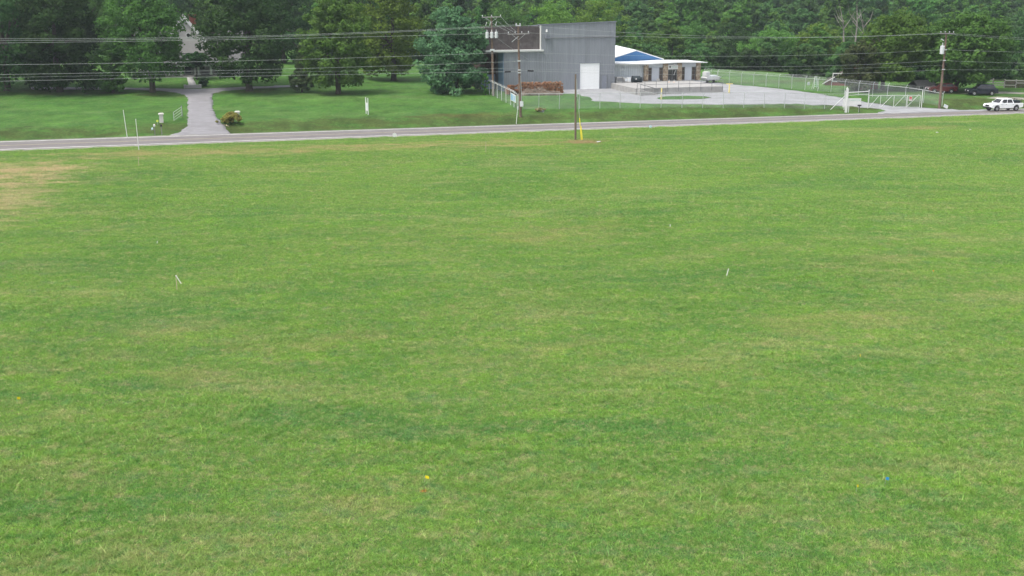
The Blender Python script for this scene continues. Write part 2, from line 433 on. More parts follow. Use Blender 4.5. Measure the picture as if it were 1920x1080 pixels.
def stone_mat():
    m, nt, p, out = nt_new('fieldstone'); N, L = nt.nodes, nt.links
    tc = N.new('ShaderNodeTexCoord'); v = N.new('ShaderNodeTexVoronoi'); v.inputs['Scale'].default_value = 3.2
    L.new(tc.outputs['Object'], v.inputs['Vector'])
    cr = N.new('ShaderNodeValToRGB')
    cr.color_ramp.elements[0].color = (0.19, 0.13, 0.09, 1); cr.color_ramp.elements[1].color = (0.46, 0.38, 0.28, 1)
    sep = N.new('ShaderNodeSeparateColor'); L.new(v.outputs['Color'], sep.inputs[0]); L.new(sep.outputs[0], cr.inputs[0])
    L.new(cr.outputs[0], p.inputs['Base Color']); p.inputs['Roughness'].default_value = 0.9
    b = N.new('ShaderNodeBump'); b.inputs['Distance'].default_value = 0.05; b.invert = True
    L.new(v.outputs['Distance'], b.inputs['Height']); L.new(b.outputs[0], p.inputs['Normal'])
    MATS['fieldstone'] = m
stone_mat()
def siding_mat(name, col):
    m, nt, p, out = nt_new(name); N, L = nt.nodes, nt.links
    geo = N.new('ShaderNodeNewGeometry'); oi = N.new('ShaderNodeObjectInfo')
    mp = N.new('ShaderNodeMapping'); mp.inputs['Scale'].default_value = (2.2, 2.2, 0.12); L.new(geo.outputs['Position'], mp.inputs['Vector'])
    n = N.new('ShaderNodeTexNoise'); n.inputs['Scale'].default_value = 1.0; n.inputs['Detail'].default_value = 5; n.inputs['Roughness'].default_value = 0.7
    L.new(mp.outputs[0], n.inputs['Vector'])
    r1 = N.new('ShaderNodeMapRange'); r1.inputs['From Min'].default_value = 0.3; r1.inputs['From Max'].default_value = 0.7; r1.inputs['To Min'].default_value = 0.86; r1.inputs['To Max'].default_value = 1.12
    L.new(n.outputs[0], r1.inputs['Value'])
    r2 = N.new('ShaderNodeMapRange'); r2.inputs['To Min'].default_value = 0.95; r2.inputs['To Max'].default_value = 1.05
    L.new(oi.outputs['Random'], r2.inputs['Value'])
    mu = N.new('ShaderNodeMath'); mu.operation = 'MULTIPLY'; L.new(r1.outputs[0], mu.inputs[0]); L.new(r2.outputs[0], mu.inputs[1])
    mx = N.new('ShaderNodeMix'); mx.data_type = 'RGBA'; mx.blend_type = 'MULTIPLY'; mx.inputs['Factor'].default_value = 1
    mx.inputs['A'].default_value = (*col, 1); L.new(mu.outputs[0], mx.inputs['B']); L.new(mx.outputs['Result'], p.inputs['Base Color'])
    p.inputs['Roughness'].default_value = 0.5
    MATS[name] = m
siding_mat('siding', (0.222, 0.237, 0.263))
siding_mat('metal_white', (0.58, 0.62, 0.65))
def streak_mat(name, col, dark, rot, scl):
    """paved surface with wear drawn out along its length"""
    m, nt, p, out = nt_new(name); N, L = nt.nodes, nt.links
    geo = N.new('ShaderNodeNewGeometry')
    mp = N.new('ShaderNodeMapping'); mp.inputs['Rotation'].default_value = (0, 0, -rot); mp.inputs['Scale'].default_value = scl; L.new(geo.outputs['Position'], mp.inputs['Vector'])
    n = N.new('ShaderNodeTexNoise'); n.inputs['Scale'].default_value = 1.0; n.inputs['Detail'].default_value = 7; n.inputs['Roughness'].default_value = 0.7
    L.new(mp.outputs[0], n.inputs['Vector'])
    n2 = N.new('ShaderNodeTexNoise'); n2.inputs['Scale'].default_value = 0.6; n2.inputs['Detail'].default_value = 8; n2.inputs['Roughness'].default_value = 0.75
    L.new(geo.outputs['Position'], n2.inputs['Vector'])
    ad = N.new('ShaderNodeMath'); ad.operation = 'ADD'; L.new(n.outputs[0], ad.inputs[0]); L.new(n2.outputs[0], ad.inputs[1])
    r = N.new('ShaderNodeMapRange'); r.inputs['From Min'].default_value = 0.8; r.inputs['From Max'].default_value = 1.25; L.new(ad.outputs[0], r.inputs['Value'])
    mx = N.new('ShaderNodeMix'); mx.data_type = 'RGBA'; L.new(r.outputs[0], mx.inputs['Factor']); mx.inputs['A'].default_value = (*col, 1); mx.inputs['B'].default_value = (*dark, 1)
    L.new(mx.outputs['Result'], p.inputs['Base Color']); p.inputs['Roughness'].default_value = 0.92
    b = N.new('ShaderNodeBump'); b.inputs['Strength'].default_value = 0.3; b.inputs['Distance'].default_value = 0.05; L.new(n2.outputs[0], b.inputs['Height']); L.new(b.outputs[0], p.inputs['Normal'])
    MATS[name] = m
streak_mat('asphalt', (0.168, 0.155, 0.152), (0.105, 0.097, 0.096), ANG, (0.06, 1.3, 1))
streak_mat('gravel', (0.29, 0.296, 0.308), (0.185, 0.187, 0.19), ANG - 0.35, (0.12, 0.7, 1))
streak_mat('drive_gravel', (0.225, 0.22, 0.232), (0.145, 0.14, 0.143), ANG + 1.57, (0.12, 1.2, 1))
def veil_mat(name, col, alpha):
    """woven wire far too fine to resolve: mostly open"""
    m, nt, p, out = nt_new(name); N, L = nt.nodes, nt.links
    N.remove(p)
    d = N.new('ShaderNodeBsdfDiffuse'); d.inputs['Color'].default_value = (*col, 1)
    t = N.new('ShaderNodeBsdfTransparent'); mx = N.new('ShaderNodeMixShader')
    tc = N.new('ShaderNodeTexCoord'); n = N.new('ShaderNodeTexNoise'); n.inputs['Scale'].default_value = 1.5
    L.new(tc.outputs['Object'], n.inputs['Vector'])
    mr = N.new('ShaderNodeMapRange'); mr.inputs['From Min'].default_value = 0.3; mr.inputs['From Max'].default_value = 0.7
    mr.inputs['To Min'].default_value = alpha * 0.75; mr.inputs['To Max'].default_value = alpha * 1.25
    L.new(n.outputs[0], mr.inputs['Value']); L.new(mr.outputs[0], mx.inputs[0])
    L.new(t.outputs[0], mx.inputs[1]); L.new(d.outputs[0], mx.inputs[2]); L.new(mx.outputs[0], out.inputs['Surface'])
    MATS[name] = m
veil_mat('chain_link', (0.5, 0.53, 0.55), 0.13)

# ------------------------------------------------------------------ object helpers
def tag(o, label=None, cat=None, group=None, kind=None):
    if label: o['label'] = label
    if cat: o['category'] = cat
    if group: o['group'] = group
    if kind: o['kind'] = kind
    return o
def thing(name, loc, rz=0.0, label=None, cat=None, group=None):
    o = bpy.data.objects.new(name, None)
    o.empty_display_size = 0.3
    COL.objects.link(o)
    o.location = loc; o.rotation_euler = (0, 0, rz)
    return tag(o, label, cat, group)
class MB:
    def __init__(s): s.v, s.f = [], []
    def add(s, vs, fs):
        b = len(s.v); s.v += [tuple(p) for p in vs]; s.f += [tuple(i + b for i in q) for q in fs]; return s
    def box(s, x0, x1, y0, y1, z0, z1, M=None):
        vs = [Vector(p) for p in ((x0, y0, z0), (x1, y0, z0), (x1, y1, z0), (x0, y1, z0), (x0, y0, z1), (x1, y0, z1), (x1, y1, z1), (x0, y1, z1))]
        if M: vs = [M @ p for p in vs]
        return s.add(vs, [(0, 3, 2, 1), (4, 5, 6, 7), (0, 1, 5, 4), (1, 2, 6, 5), (2, 3, 7, 6), (3, 0, 4, 7)])
    def cyl(s, p0, p1, r0, r1=None, n=8, cap=True):
        r1 = r0 if r1 is None else r1
        p0, p1 = Vector(p0), Vector(p1)
        d = (p1 - p0).normalized()
        a = d.orthogonal().normalized(); b = d.cross(a)
        vs = []
        for p, r in ((p0, r0), (p1, r1)):
            for i in range(n):
                an = 2 * math.pi * i / n
                vs.append(p + a * (r * math.cos(an)) + b * (r * math.sin(an)))
        fs = [(i, (i + 1) % n, n + (i + 1) % n, n + i) for i in range(n)]
        if cap: fs += [tuple(reversed(range(n))), tuple(range(n, 2 * n))]
        return s.add(vs, fs)
    def tube(s, pts, rads, n=6):
        for i in range(len(pts) - 1):
            s.cyl(pts[i], pts[i + 1], rads[i], rads[i + 1], n, cap=(i in (0, len(pts) - 2)))
        return s
    def bar(s, p0, p1, w, h):
        """square bar between two points"""
        p0, p1 = Vector(p0), Vector(p1); d = (p1 - p0).normalized()
        up = Vector((0, 0, 1)) if abs(d.z) < 0.95 else Vector((0, 1, 0))
        a = d.cross(up).normalized() * (w / 2); b = a.cross(d).normalized() * (h / 2)
        vs = [p + q for p in (p0, p1) for q in (-a - b, a - b, a + b, -a + b)]
        return s.add(vs, [(0, 1, 2, 3), (7, 6, 5, 4), (0, 4, 5, 1), (1, 5, 6, 2), (2, 6, 7, 3), (3, 7, 4, 0)])
    def prism(s, prof, x0, x1):
        """profile (y,z) extruded along x"""
        n = len(prof)
        vs = [(x0, p[0], p[1]) for p in prof] + [(x1, p[0], p[1]) for p in prof]
        return s.add(vs, [(i, (i + 1) % n, n + (i + 1) % n, n + i) for i in range(n)] + [tuple(reversed(range(n))), tuple(range(n, 2 * n))])
    def build(s, name, mat, parent=None, bevel=0.0, smooth=False, loc=None, rz=0.0):
        me = bpy.data.meshes.new(name)
        me.from_pydata(s.v, [], s.f)
        bm = bmesh.new(); bm.from_mesh(me)
        bmesh.ops.recalc_face_normals(bm, faces=bm.faces)
        if bevel: bmesh.ops.bevel(bm, geom=bm.edges[:], offset=bevel, segments=2, affect='EDGES', profile=0.6)
        if smooth:
            for f in bm.faces: f.smooth = True
        bm.to_mesh(me); bm.free()
        me.materials.append(MATS[mat] if isinstance(mat, str) else mat)
        o = bpy.data.objects.new(name, me)
        COL.objects.link(o)
        if parent: o.parent = parent
        if loc is not None: o.location = loc; o.rotation_euler = (0, 0, rz)
        return o
def obj_from(name, me, parent=None, M=None):
    o = bpy.data.objects.new(name, me); COL.objects.link(o)
    if parent: o.parent = parent
    if M is not None: o.matrix_local = M
    return o
def mesh_np(name, V, Fq, mat, attr=None):
    me = bpy.data.meshes.new(name)
    n, m = len(V), len(Fq); k = Fq.shape[1]
    me.vertices.add(n); me.vertices.foreach_set('co', np.asarray(V, np.float32).ravel())
    me.loops.add(m * k); me.loops.foreach_set('vertex_index', Fq.astype(np.int32).ravel())
    me.polygons.add(m); me.polygons.foreach_set('loop_start', np.arange(0, m * k, k, dtype=np.int32))
    if attr is not None:
        at_ = me.attributes.new('leafvar', 'FLOAT', 'POINT'); at_.data.foreach_set('value', np.asarray(attr, np.float32))
    me.update(calc_edges=True); me.validate()
    if mat: me.materials.append(mat)
    return me

# ------------------------------------------------------------------ ground sheets
def grid_sheet(name, us, ts, mat, dz=0.0):
    U, T = np.meshgrid(us, ts)
    x = N0[0] + U * EX + T * NX; y = N0[1] + U * EY + T * NY
    z = terrain(x, y) + dz
    nu, ntt = len(us), len(ts)
    V = np.stack([x.ravel(), y.ravel(), z.ravel()], 1)
    i = np.arange(nu * ntt).reshape(ntt, nu)
    Fq = np.stack([i[:-1, :-1].ravel(), i[:-1, 1:].ravel(), i[1:, 1:].ravel(), i[1:, :-1].ravel()], 1)
    me = mesh_np(name, V, Fq, mat)
    o = obj_from(name, me)
    for p in me.polygons: pass
    me.polygons.foreach_set('use_smooth', np.ones(len(me.polygons), dtype=bool))
    return o
def span(*segs):
    r = []
    for a, b, s in segs: r += list(np.arange(a, b - 1e-6, s))
    return np.array(r + [segs[-1][1]])
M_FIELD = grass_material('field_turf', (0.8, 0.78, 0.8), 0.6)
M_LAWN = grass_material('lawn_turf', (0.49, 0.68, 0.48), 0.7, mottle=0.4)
US = span((-600, -120, 40), (-120, -60, 4), (-60, 190, 1.0), (190, 260, 5), (260, 900, 40))
tag(grid_sheet('field', US, span((-400, -150, 25), (-150, -10, 2.0), (-10, 0, 0.5), (0, 3.0, 1.5)), M_FIELD, 0.0), kind='structure')
# under the road both sheets dip out of the way
def dip(o, lo, hi):
    me = o.data
    co = np.empty(len(me.vertices) * 3, np.float32); me.vertices.foreach_get('co', co); co = co.reshape(-1, 3)
    u, t = ut(co[:, 0], co[:, 1])
    co[:, 2] -= np.where((t > lo) & (t < hi), 0.35, 0)
    me.vertices.foreach_set('co', co.ravel()); me.update()
dip(bpy.data.objects['field'], 0.2, 20)
lawn = tag(grid_sheet('lawn', US, span((4.5, 6.9, 0.8), (6.9, 20, 0.35), (20, 110, 1.0), (110, 200, 5), (200, 1200, 40)), M_LAWN), kind='structure')
dip(lawn, -5, W - 0.25)

UR = span((-300, -60, 10), (-60, 200, 2.0), (200, 500, 20))
tag(grid_sheet('road', UR, np.array([0.0, 0.35, 3.6, 6.85, W]), MATS['asphalt'], 0.02), kind='structure')
def strip(name, t0, t1, mat, dz):
    return tag(grid_sheet(name, UR, np.array([t0, t1]), MATS[mat], dz), kind='structure')
strip('road_edge_line', 0.50, 0.68, 'paint_white', 0.026)
strip('road_edge_line', 6.52, 6.70, 'paint_white', 0.026)
strip('road_centre_line', 3.44, 3.56, 'paint_yellow', 0.026)
strip('road_centre_line', 3.66, 3.78, 'paint_yellow', 0.026)
def shoulder_sheet(name, t0, t1):
    o = grid_sheet(name, UR, np.array([t0, (t0 + t1) / 2, t1]), MATS['shoulder'], 0.012)
    return tag(o, kind='structure')
shoulder_sheet('road_shoulder', -0.75, 0.0)
shoulder_sheet('road_shoulder', W, W + 0.45)

def drape(name, pts_px, mat, dz=0.03, step=1.2, pix=True, jitter=0.12, seed=1):
    """sheet with an irregular outline laid on the terrain"""
    rnd = random.Random(seed)
    P = [G(*p).to_2d() if pix else Vector(p) for p in pts_px]
    out = []
    for i, p in enumerate(P):
        q = P[(i + 1) % len(P)]
        n = max(1, int((q - p).length / step))
        for k in range(n):
            r = p.lerp(q, k / n)
            if k: r = r + Vector((rnd.uniform(-jitter, jitter), rnd.uniform(-jitter, jitter)))
            out.append(r)
    xs = [p.x for p in out]; ys = [p.y for p in out]
    nb = len(out)
    inner = []
    ul = [ut(p.x, p.y) for p in out]
    u0, u1 = min(a for a, b in ul), max(a for a, b in ul); t0, t1 = min(b for a, b in ul), max(b for a, b in ul)
    for a in np.arange(u0, u1, step):
        for b in np.arange(t0, t1, step):
            inner.append(Vector(xy(a, b)))
    # only keep those well inside
    def inside(p):
        c = False; j = nb - 1
        for i in range(nb):
            a, b = out[i], out[j]
            if (a.y > p.y) != (b.y > p.y) and p.x < (b.x - a.x) * (p.y - a.y) / (b.y - a.y) + a.x: c = not c
            j = i
        return c
    inner = [p for p in inner if inside(p) and min((p - q).length_squared for q in out) > (step * 0.35) ** 2]
    vs, es, fs, *_ = delaunay_2d_cdt(out + inner, [(i, (i + 1) % nb) for i in range(nb)], [], 1, 1e-4)
    me = bpy.data.meshes.new(name)
    me.from_pydata([(v.x, v.y, tz(v.x, v.y) + dz) for v in vs], [], fs)
    bm = bmesh.new(); bm.from_mesh(me)
    for f in bm.faces:
        if f.normal.z < 0: f.normal_flip()
        f.smooth = True
    ed = [e for e in bm.edges if e.is_boundary]
    r = bmesh.ops.extrude_edge_only(bm, edges=ed)
    for v in r['geom']:
        if isinstance(v, bmesh.types.BMVert): v.co.z -= 0.15
    bm.to_mesh(me); bm.free()
    me.materials.append(MATS[mat])
    o = obj_from(name, me)
    return tag(o, kind='structure')
drape('driveway', [(318, 254), (340, 247), (349, 239), (351.5, 228), (352, 205), (352.5, 183), (345, 177.5), (330, 173.5), (300, 170), (235, 168), (150, 168), (60, 168),
                   (60, 163.5), (150, 164), (235, 164.5), (351, 167), (373, 167), (430, 164.5), (532, 160.5), (560, 160), (560, 163), (532, 164), (460, 167.5), (420, 170.5), (401, 175), (398, 181),
                   (399, 205), (404, 219), (417, 233), (428, 246), (434, 251.5)], 'drive_gravel', 0.035, 0.6, seed=3, jitter=0.2)
drape('gravel_yard', [(1050, 176), (1078, 176), (1108, 184), (1115, 190), (1150, 191), (1202, 194), (1283, 195.8), (1420, 195.8), (1464, 194.5), (1540, 197), (1580, 199.3), (1629, 202.5), (1651, 204.5), (1662, 208), (1640, 213.5),
                      (1870, 207.3), (1850, 205.5), (1765, 204.3), (1728, 202), (1675, 200), (1625, 192.6), (1607, 188), (1580, 184), (1540, 176.7), (1451, 165.6), (1340, 155), (1310, 150), (1160, 147), (1050, 168)], 'gravel', 0.035, 1.0, seed=5, jitter=0.4)

# ------------------------------------------------------------------ buildings
def bframe(p, rz=ANG):
    """world -> local coordinates of a frame at p turned by rz"""
    c, s = math.cos(rz), math.sin(rz)
    return lambda q: ((q[0] - p[0]) * c + (q[1] - p[1]) * s, -(q[0] - p[0]) * s + (q[1] - p[1]) * c)
def uniq_panel(cache, key, make):
    if key not in cache: cache[key] = make()
    return cache[key]

def ribbed(w, h, mat, pitch=0.3, depth=0.035, name='panel'):
    """sheet-metal panel standing in the xz plane: flat pans with trapezoid ribs towards -y"""
    n = max(1, int(round(w / pitch))); pit = w / n
    prof = []
    for i in range(n):
        x = i * pit
        prof += [(x, 0), (x + pit * 0.62, 0), (x + pit * 0.70, -depth), (x + pit * 0.90, -depth), (x + pit * 0.98, 0)]
    prof.append((w, 0))
    vs = [(a, b, 0) for a, b in prof] + [(a, b, h) for a, b in prof]
    k = len(prof)
    me = bpy.data.meshes.new(name)
    me.from_pydata(vs, [], [(i, i + 1, k + i + 1, k + i) for i in range(k - 1)])
    me.materials.append(MATS[mat])
    return me

def grey_building():
    Rb = G(1152, 166)                                   # near right corner of the front
    z0 = Rb.z
    Lb = on_line(Rb, E2, 944.5)
    width = (Rb - Lb).to_2d().length
    O = Vector((Lb.x, Lb.y, z0))
    t = thing('warehouse', O, ANG, 'tall grey ribbed-metal warehouse with white roll-up door and notched upper corner', 'building')
    def lx(px, z=6.0):
        q = on_line(Vector((Rb.x, Rb.y, z)), E2, px); return bframe(O)(q)[0]
    def lz(px, py):
        q = on_line(Vector((Rb.x, Rb.y, 6.0)), E2, px); return zat(q.y, py) - z0
    xn = lx(1014, 9)
    zr_, zl_, zs = lz(1154, 41), lz(1014, 47), lz(990, 96)
    depth = 22.0
    # door openings
    d0, d1 = lx(1086, 2), lx(1124.5, 2); dh = lz(1100, 118.5)
    e0, e1 = lx(1127, 1), lx(1137, 1); eh = lz(1130, 141)
    # closed body behind the sheets
    core = MB()
    core.box(0.06, width - 0.06, 0.25, depth, -0.6, zs - 0.1)
    core.box(xn + 0.06, width - 0.06, 0.25, depth, zs - 0.1, zl_ - 1.75)
    core.add([(x_, y_, z_) for x_ in (xn + 0.06, width - 0.06) for y_, z_ in ((0.25, zl_ - 1.75), (0.25, zl_ - 0.12), (depth, zl_ - 1.75))], [(0, 2, 1), (3, 4, 5), (0, 1, 4, 3), (1, 2, 5, 4), (2, 0, 3, 5)])
    core.build('wall', 'siding_dark', t)
    cache = {}
    edges = [0.0]
    pw = 0.95
    marks = sorted([xn, d0, d1, width])
    x = 0.0
    for mk_ in marks:
        n = max(1, round((mk_ - x) / pw))
        for i in range(n): edges.append(x + (mk_ - x) * (i + 1) / n)
        x = mk_
    for a, b in zip(edges[:-1], edges[1:]):
        mid = (a + b) / 2
        top = zs if mid < xn else zl_ + (zr_ - zl_) * (mid - xn) / (width - xn)
        bot = -0.3
        if d0 < mid < d1: bot = dh
        w, h = round(b - a, 4), round(top - bot, 2)
        me = uniq_panel(cache, (w, h), lambda: ribbed(w - 0.01, h, 'siding'))
        obj_from('siding_panel', me, t, Matrix.Translation((a, 0, bot)))
    # left flank
    n = 20
    me = ribbed(depth / n - 0.01, zs + 0.25, 'siding_blue', name='siding_panel')
    for i in range(3):
        obj_from('siding_panel', me, t, Matrix.Translation((0, (i + 1) * depth / n, -0.3)) @ Matrix.Rotation(-math.pi / 2, 4, 'Z'))
    tag(t, None)
    # dark side bay, set back to the left
    MB().box(-2.6, -0.05, 4.5, 12.0, -0.6, zs - 0.3).build('side_bay', 'dark_board', t)
    MB().box(-2.55, -0.2, 4.42, 4.49, -0.2, 2.4).build('side_bay_door', 'siding_blue', t)
    # flat roof of the lower part with pale edge, overhanging to the left
    rf = MB().box(-3.0, xn + 0.4, -0.25, 6.0, zs + 0.02, zs + 0.24).build('lower_roof', 'trim_light', t)
    MB().box(-3.05, xn + 0.42, -0.31, -0.255, zs - 0.04, zs + 0.22).build('gutter', 'white_steel', rf)
    # weathered board wall above it
    bx0 = -3.0
    nb = 34; bw = (xn - bx0 - 0.1) / nb
    rnd = random.Random(4)
    zt0, zt1 = lz(935, 52) + 0.1, zl_ - 0.15
    back = MB().box(bx0, xn, 0.6, 6.0, zs + 0.24, zt0 - 0.2).build('upper_wall', 'dark_board', t)
    bmesh_board = {}
    for i in range(nb):
        k = i / nb
        h = zt0 + (zt1 - zt0) * k - zs - 0.2 + rnd.uniform(-0.05, 0.05)
        dy = rnd.choice((0.0, 0.015, 0.03))
        MB().box(bx0 + i * bw + 0.012, bx0 + (i + 1) * bw - 0.012, 0.52 + dy, 0.57 + dy, zs + 0.24, zs + 0.24 + h).build('board', 'old_board', back)
    # pale corner trim, roof sheet, conduit, lamp
    MB().box(xn - 0.03, xn + 0.05, -0.06, 0.51, zs + 0.24, zl_ - 0.05).build('corner_trim', 'trim_light', t)
    rp = MB()
    vs = [(xn - 0.1, -0.12, zl_ + 0.0), (width + 0.1, -0.12, zr_), (width + 0.1, depth, zr_ - 1.6), (xn - 0.1, depth, zl_ - 1.6)]   # sheds to the back
    vs += [(a, b, c + 0.14) for a, b, c in vs]
    rp.add(vs, [(0, 3, 2, 1), (4, 5, 6, 7), (0, 1, 5, 4), (1, 2, 6, 5), (2, 3, 7, 6), (3, 0, 4, 7)])
    rp.build('roof', 'siding_dark', t)
    zc = lz(1080, 70.5)
    c0 = lx(1020, 9)
    MB().cyl((c0, -0.09, zc), (width + 0.5, -0.09, zc + 0.05), 0.05, n=6).build('conduit', 'rail_steel', t)
    wl = MB().box(lx(1022, 9), lx(1031, 9), -0.6, -0.06, zc - 0.06, zc + 0.04).box(lx(1022, 9), lx(1022, 9) + 0.05, -0.6, -0.06, zc, zc + 0.75).build('lamp_bracket', 'siding_dark', t)
    MB().cyl((lx(1024, 9), -0.3, zc + 0.95), (lx(1024, 9), -0.3, zc + 1.35), 0.2, 0.14, 8).build('wall_lamp', 'white_steel', wl)
    # roll-up door of horizontal slats
    dr = MB().box(d0, d1, 0.1, 0.16, -0.1, dh).build('roller_door', 'door_white', t)
    ns = 9
    sm = MB().box(0, d1 - d0 - 0.16, 0, 0.05, 0, dh / ns - 0.025).build('door_slat', 'door_white', dr)
    sm.location = (d0 + 0.08, 0.04, 0.0)
    for i in range(1, ns):
        o = obj_from('door_slat', sm.data, dr); o.location = (d0 + 0.08, 0.04, i * dh / ns)
    fr = MB().box(d0 - 0.02, d0 + 0.08, -0.06, 0.1, -0.1, dh).box(d1 - 0.08, d1 + 0.02, -0.06, 0.1, -0.1, dh).box(d0 - 0.02, d1 + 0.02, -0.062, 0.1, dh, dh + 0.1)
    fr.build('door_frame', 'siding_dark', t)
    dd = MB().box(e0, e1, -0.075, -0.03, 0.02, eh).build('side_door', 'siding_dark', t)
    MB().box(e0 - 0.09, e0 - 0.003, -0.09, -0.03, 0, eh + 0.08).box(e1 + 0.003, e1 + 0.09, -0.09, -0.03, 0, eh + 0.08).box(e0 - 0.003, e1 + 0.003, -0.09, -0.03, eh, eh + 0.08).build('door_frame', 'rail_steel', dd)
    MB().cyl((e1 - 0.12, -0.14, 1.0), (e1 - 0.12, -0.076, 1.0), 0.04, n=6).build('door_handle', 'galv', dd)
    return O, width
GB_O, GB_W = grey_building()

def office():
    """single-storey shop building on the raised dock"""
    lotz = G(1290, 178).z
    dock_h = 1.0
    zt = lotz + dock_h
    # front dock edge
    a = G(1196, 178); b_ = G(1356, 178)
    wallL = Vector((a.x, a.y, 0)); 
    def g_at(px, py, z):
        d = ray(px, py); k = (z - CH) / d.z; return Vector((d.x * k, d.y * k, z))
    FL = g_at(1207, 152.5, zt)                           # building front left corner, on the dock
    FR = on_line(FL, E2, 1313)
    wdt = (FR - FL).to_2d().length
    O = FL.copy()
    t = thing('office_building', O, ANG, 'low office building with stone piers, dark tall windows and pale overhanging roof', 'building')
    fr = bframe(O)
    lx = lambda px: fr(on_line(O, E2, px))[0]
    def lz(px, py): return zat(on_line(O, E2, px).y, py) - O.z
    ht = lz(1260, 118.5)
    dep = 7.0
    xw = lx(1136)
    MB().box(0.05, wdt - 0.05, 0.35, dep, -0.2, ht).build('wall', 'metal_white', t)
    MB().box(xw, 0.04, 0.62, dep, -0.2, ht - 0.02).build('wing_wall', 'metal_white', t)
    # metal flank on the left: ribbed panels
    me = ribbed(1.19, ht, 'metal_white', 0.4, 0.03, 'side_panel')
    for i in range(int(-xw / 1.2)):
        obj_from('side_panel', me, t, Matrix.Translation((-0.02 - (i + 1) * 1.2, 0.58, 0)))
    for (p0, p1) in ((1207.5, 1215), (1242.5, 1251.5), (1269.5, 1277.5), (1304.5, 1312.5)):
        MB().box(lx(p0), lx(p1), -0.12, 0.4, -0.02, ht - 0.01).build('stone_pier', 'fieldstone', t, bevel=0.03)
    for (p0, p1, w0, w1, v0, v1) in ((1215, 1242.5, 1215.6, 1221.6, 1236, 1241.6), (1277.5, 1304.5, 1278, 1283.4, 1297, 1303)):
        x0, x1 = lx(p0) + 0.01, lx(p1) - 0.01
        MB().box(x0, x1, 0.1, 0.36, 2.25, ht - 0.02).build('panel', 'panel_grey', t)
        MB().box(lx(w1) + 0.06, lx(v0) - 0.06, 0.08, 0.36, 0.0, 2.24).build('panel', 'panel_grey', t)
        for q0, q1 in ((w0, w1), (v0, v1)):
            w = MB().box(lx(q0), lx(q1), 0.16, 0.3, 0.12, 2.2).build('window', 'brown_glass', t)
            f = MB()
            X0, X1 = lx(q0), lx(q1)
            f.box(X0 - 0.05, X0 + 0.04, 0.06, 0.159, 0.0, 2.248).box(X1 - 0.04, X1 + 0.05, 0.06, 0.159, 0.0, 2.248).box(X0 + 0.04, X1 - 0.04, 0.06, 0.159, 2.15, 2.248).box(X0 + 0.04, X1 - 0.04, 0.06, 0.159, 0.0, 0.12)
            f.build('frame', 'rail_steel', w)
    # glazed double door with sign above
    X0, X1 = lx(1252), lx(1269)
    d = MB().box(X0, X1, 0.2, 0.3, 0.03, 2.3).build('entrance_door', 'glass_dark', t)
    f = MB()
    for xx in (X0 + 0.02, (X0 + X1) / 2 - 0.04, X1 - 0.1): f.box(xx, xx + 0.08, 0.1, 0.199, 0.03, 2.3)
    f.box(X0, X1, 0.1, 0.198, 2.3, 2.42)
    f.build('frame', 'rail_steel', d)
    MB().bar(((X0 + X1) / 2 + 0.3, 0.12, 0.9), ((X0 + X1) / 2 + 0.62, 0.12, 1.75), 0.16, 0.05).build('poster', 'white_board', d)
    MB().box(X0, X1, 0.1, 0.36, 2.43, ht - 0.02).build('panel', 'panel_grey', t)
    s = MB().box(X0 - 0.05, X1 + 0.05, -0.16, -0.04, lz(1260, 130), lz(1260, 121.5)).build('shop_sign', 'white_board', t)
    zs0, zs1 = lz(1260, 130), lz(1260, 121.5)
    MB().cyl((X0 + 0.27, -0.175, (zs0 + zs1) / 2 + 0.05), (X0 + 0.27, -0.161, (zs0 + zs1) / 2 + 0.05), 0.17, n=14).build('emblem', 'print_dark', s)
    tx = MB()
    rnd = random.Random(3)
    for r_, (za, hh) in enumerate(((0.62, 0.10), (0.42, 0.09), (0.2, 0.06))):
        x = X0 + (0.55 if r_ < 2 else 0.25)
        while x < X1 - 0.15:
            w = rnd.uniform(0.05, 0.12)
            tx.box(x, min(x + w, X1 - 0.06), -0.170, -0.161, zs0 + (zs1 - zs0) * za, zs0 + (zs1 - zs0) * za + hh); x += w + 0.035
    tx.build('lettering', 'sign_print', s)['kind'] = 'stuff'
    MB().cyl((X0 + 1.0, -0.35, ht - 0.16), (X0 + 1.0, -0.3, ht - 0.16), 0.12, n=8).build('flood_lamp', 'white_board', t)
    # low roof, high over the door and falling to both ends, with overhang
    ov = 0.75
    pr = [(xw, 0.12), (lx(1207), -0.06), (lx(1264), 0.12), (wdt + ov, 0.02)]
    vs = []
    for yy, up in ((-0.9, 0.0), (dep + 0.4, -0.12)):
        for (x, z) in pr: vs.append((x, yy, ht + z + up))
        for (x, z) in pr: vs.append((x, yy, ht + z + up + 0.1))
    fs = []
    for i in range(3):
        fs += [(i, i + 1, 5 + i, 4 + i), (9 + i, 8 + i, 12 + i, 13 + i), (4 + i, 5 + i, 13 + i, 12 + i), (1 + i, i, 8 + i, 9 + i)]
    fs += [(0, 4, 12, 8), (7, 3, 11, 15)]
    ro = MB().add(vs, fs).build('roof', 'metal_roof', t)
    fa = MB()
    for (xa, za), (xb, zb) in zip(pr[:-1], pr[1:]): fa.bar((xa, -0.94, ht + za + 0.06), (xb - 0.004, -0.94, ht + zb + 0.06), 0.06, 0.15)
    fa.build('fascia', 'white_steel', ro)
    # hall with the blue gable, behind
    ap = at(1193, 95.5, O.y + 8.5)
    gl = at(1150, 109, O.y + 8.5); gr = at(1243, 111.5, O.y + 8.5)
    hw = (gr.x - ap.x)
    base = tz(ap.x, ap.y)
    h2 = thing('gabled_hall', (ap.x, ap.y, base), ANG * 0.5, 'gabled metal hall with blue gable end and white roof behind office', 'building')
    eh = gr.z - base; rh = ap.z - base
    MB().box(-hw * 0.99, hw * 0.98, 0.0, 30, -0.5, eh).build('wall', 'metal_white', h2)
    n = 18; gw = 2 * hw / n
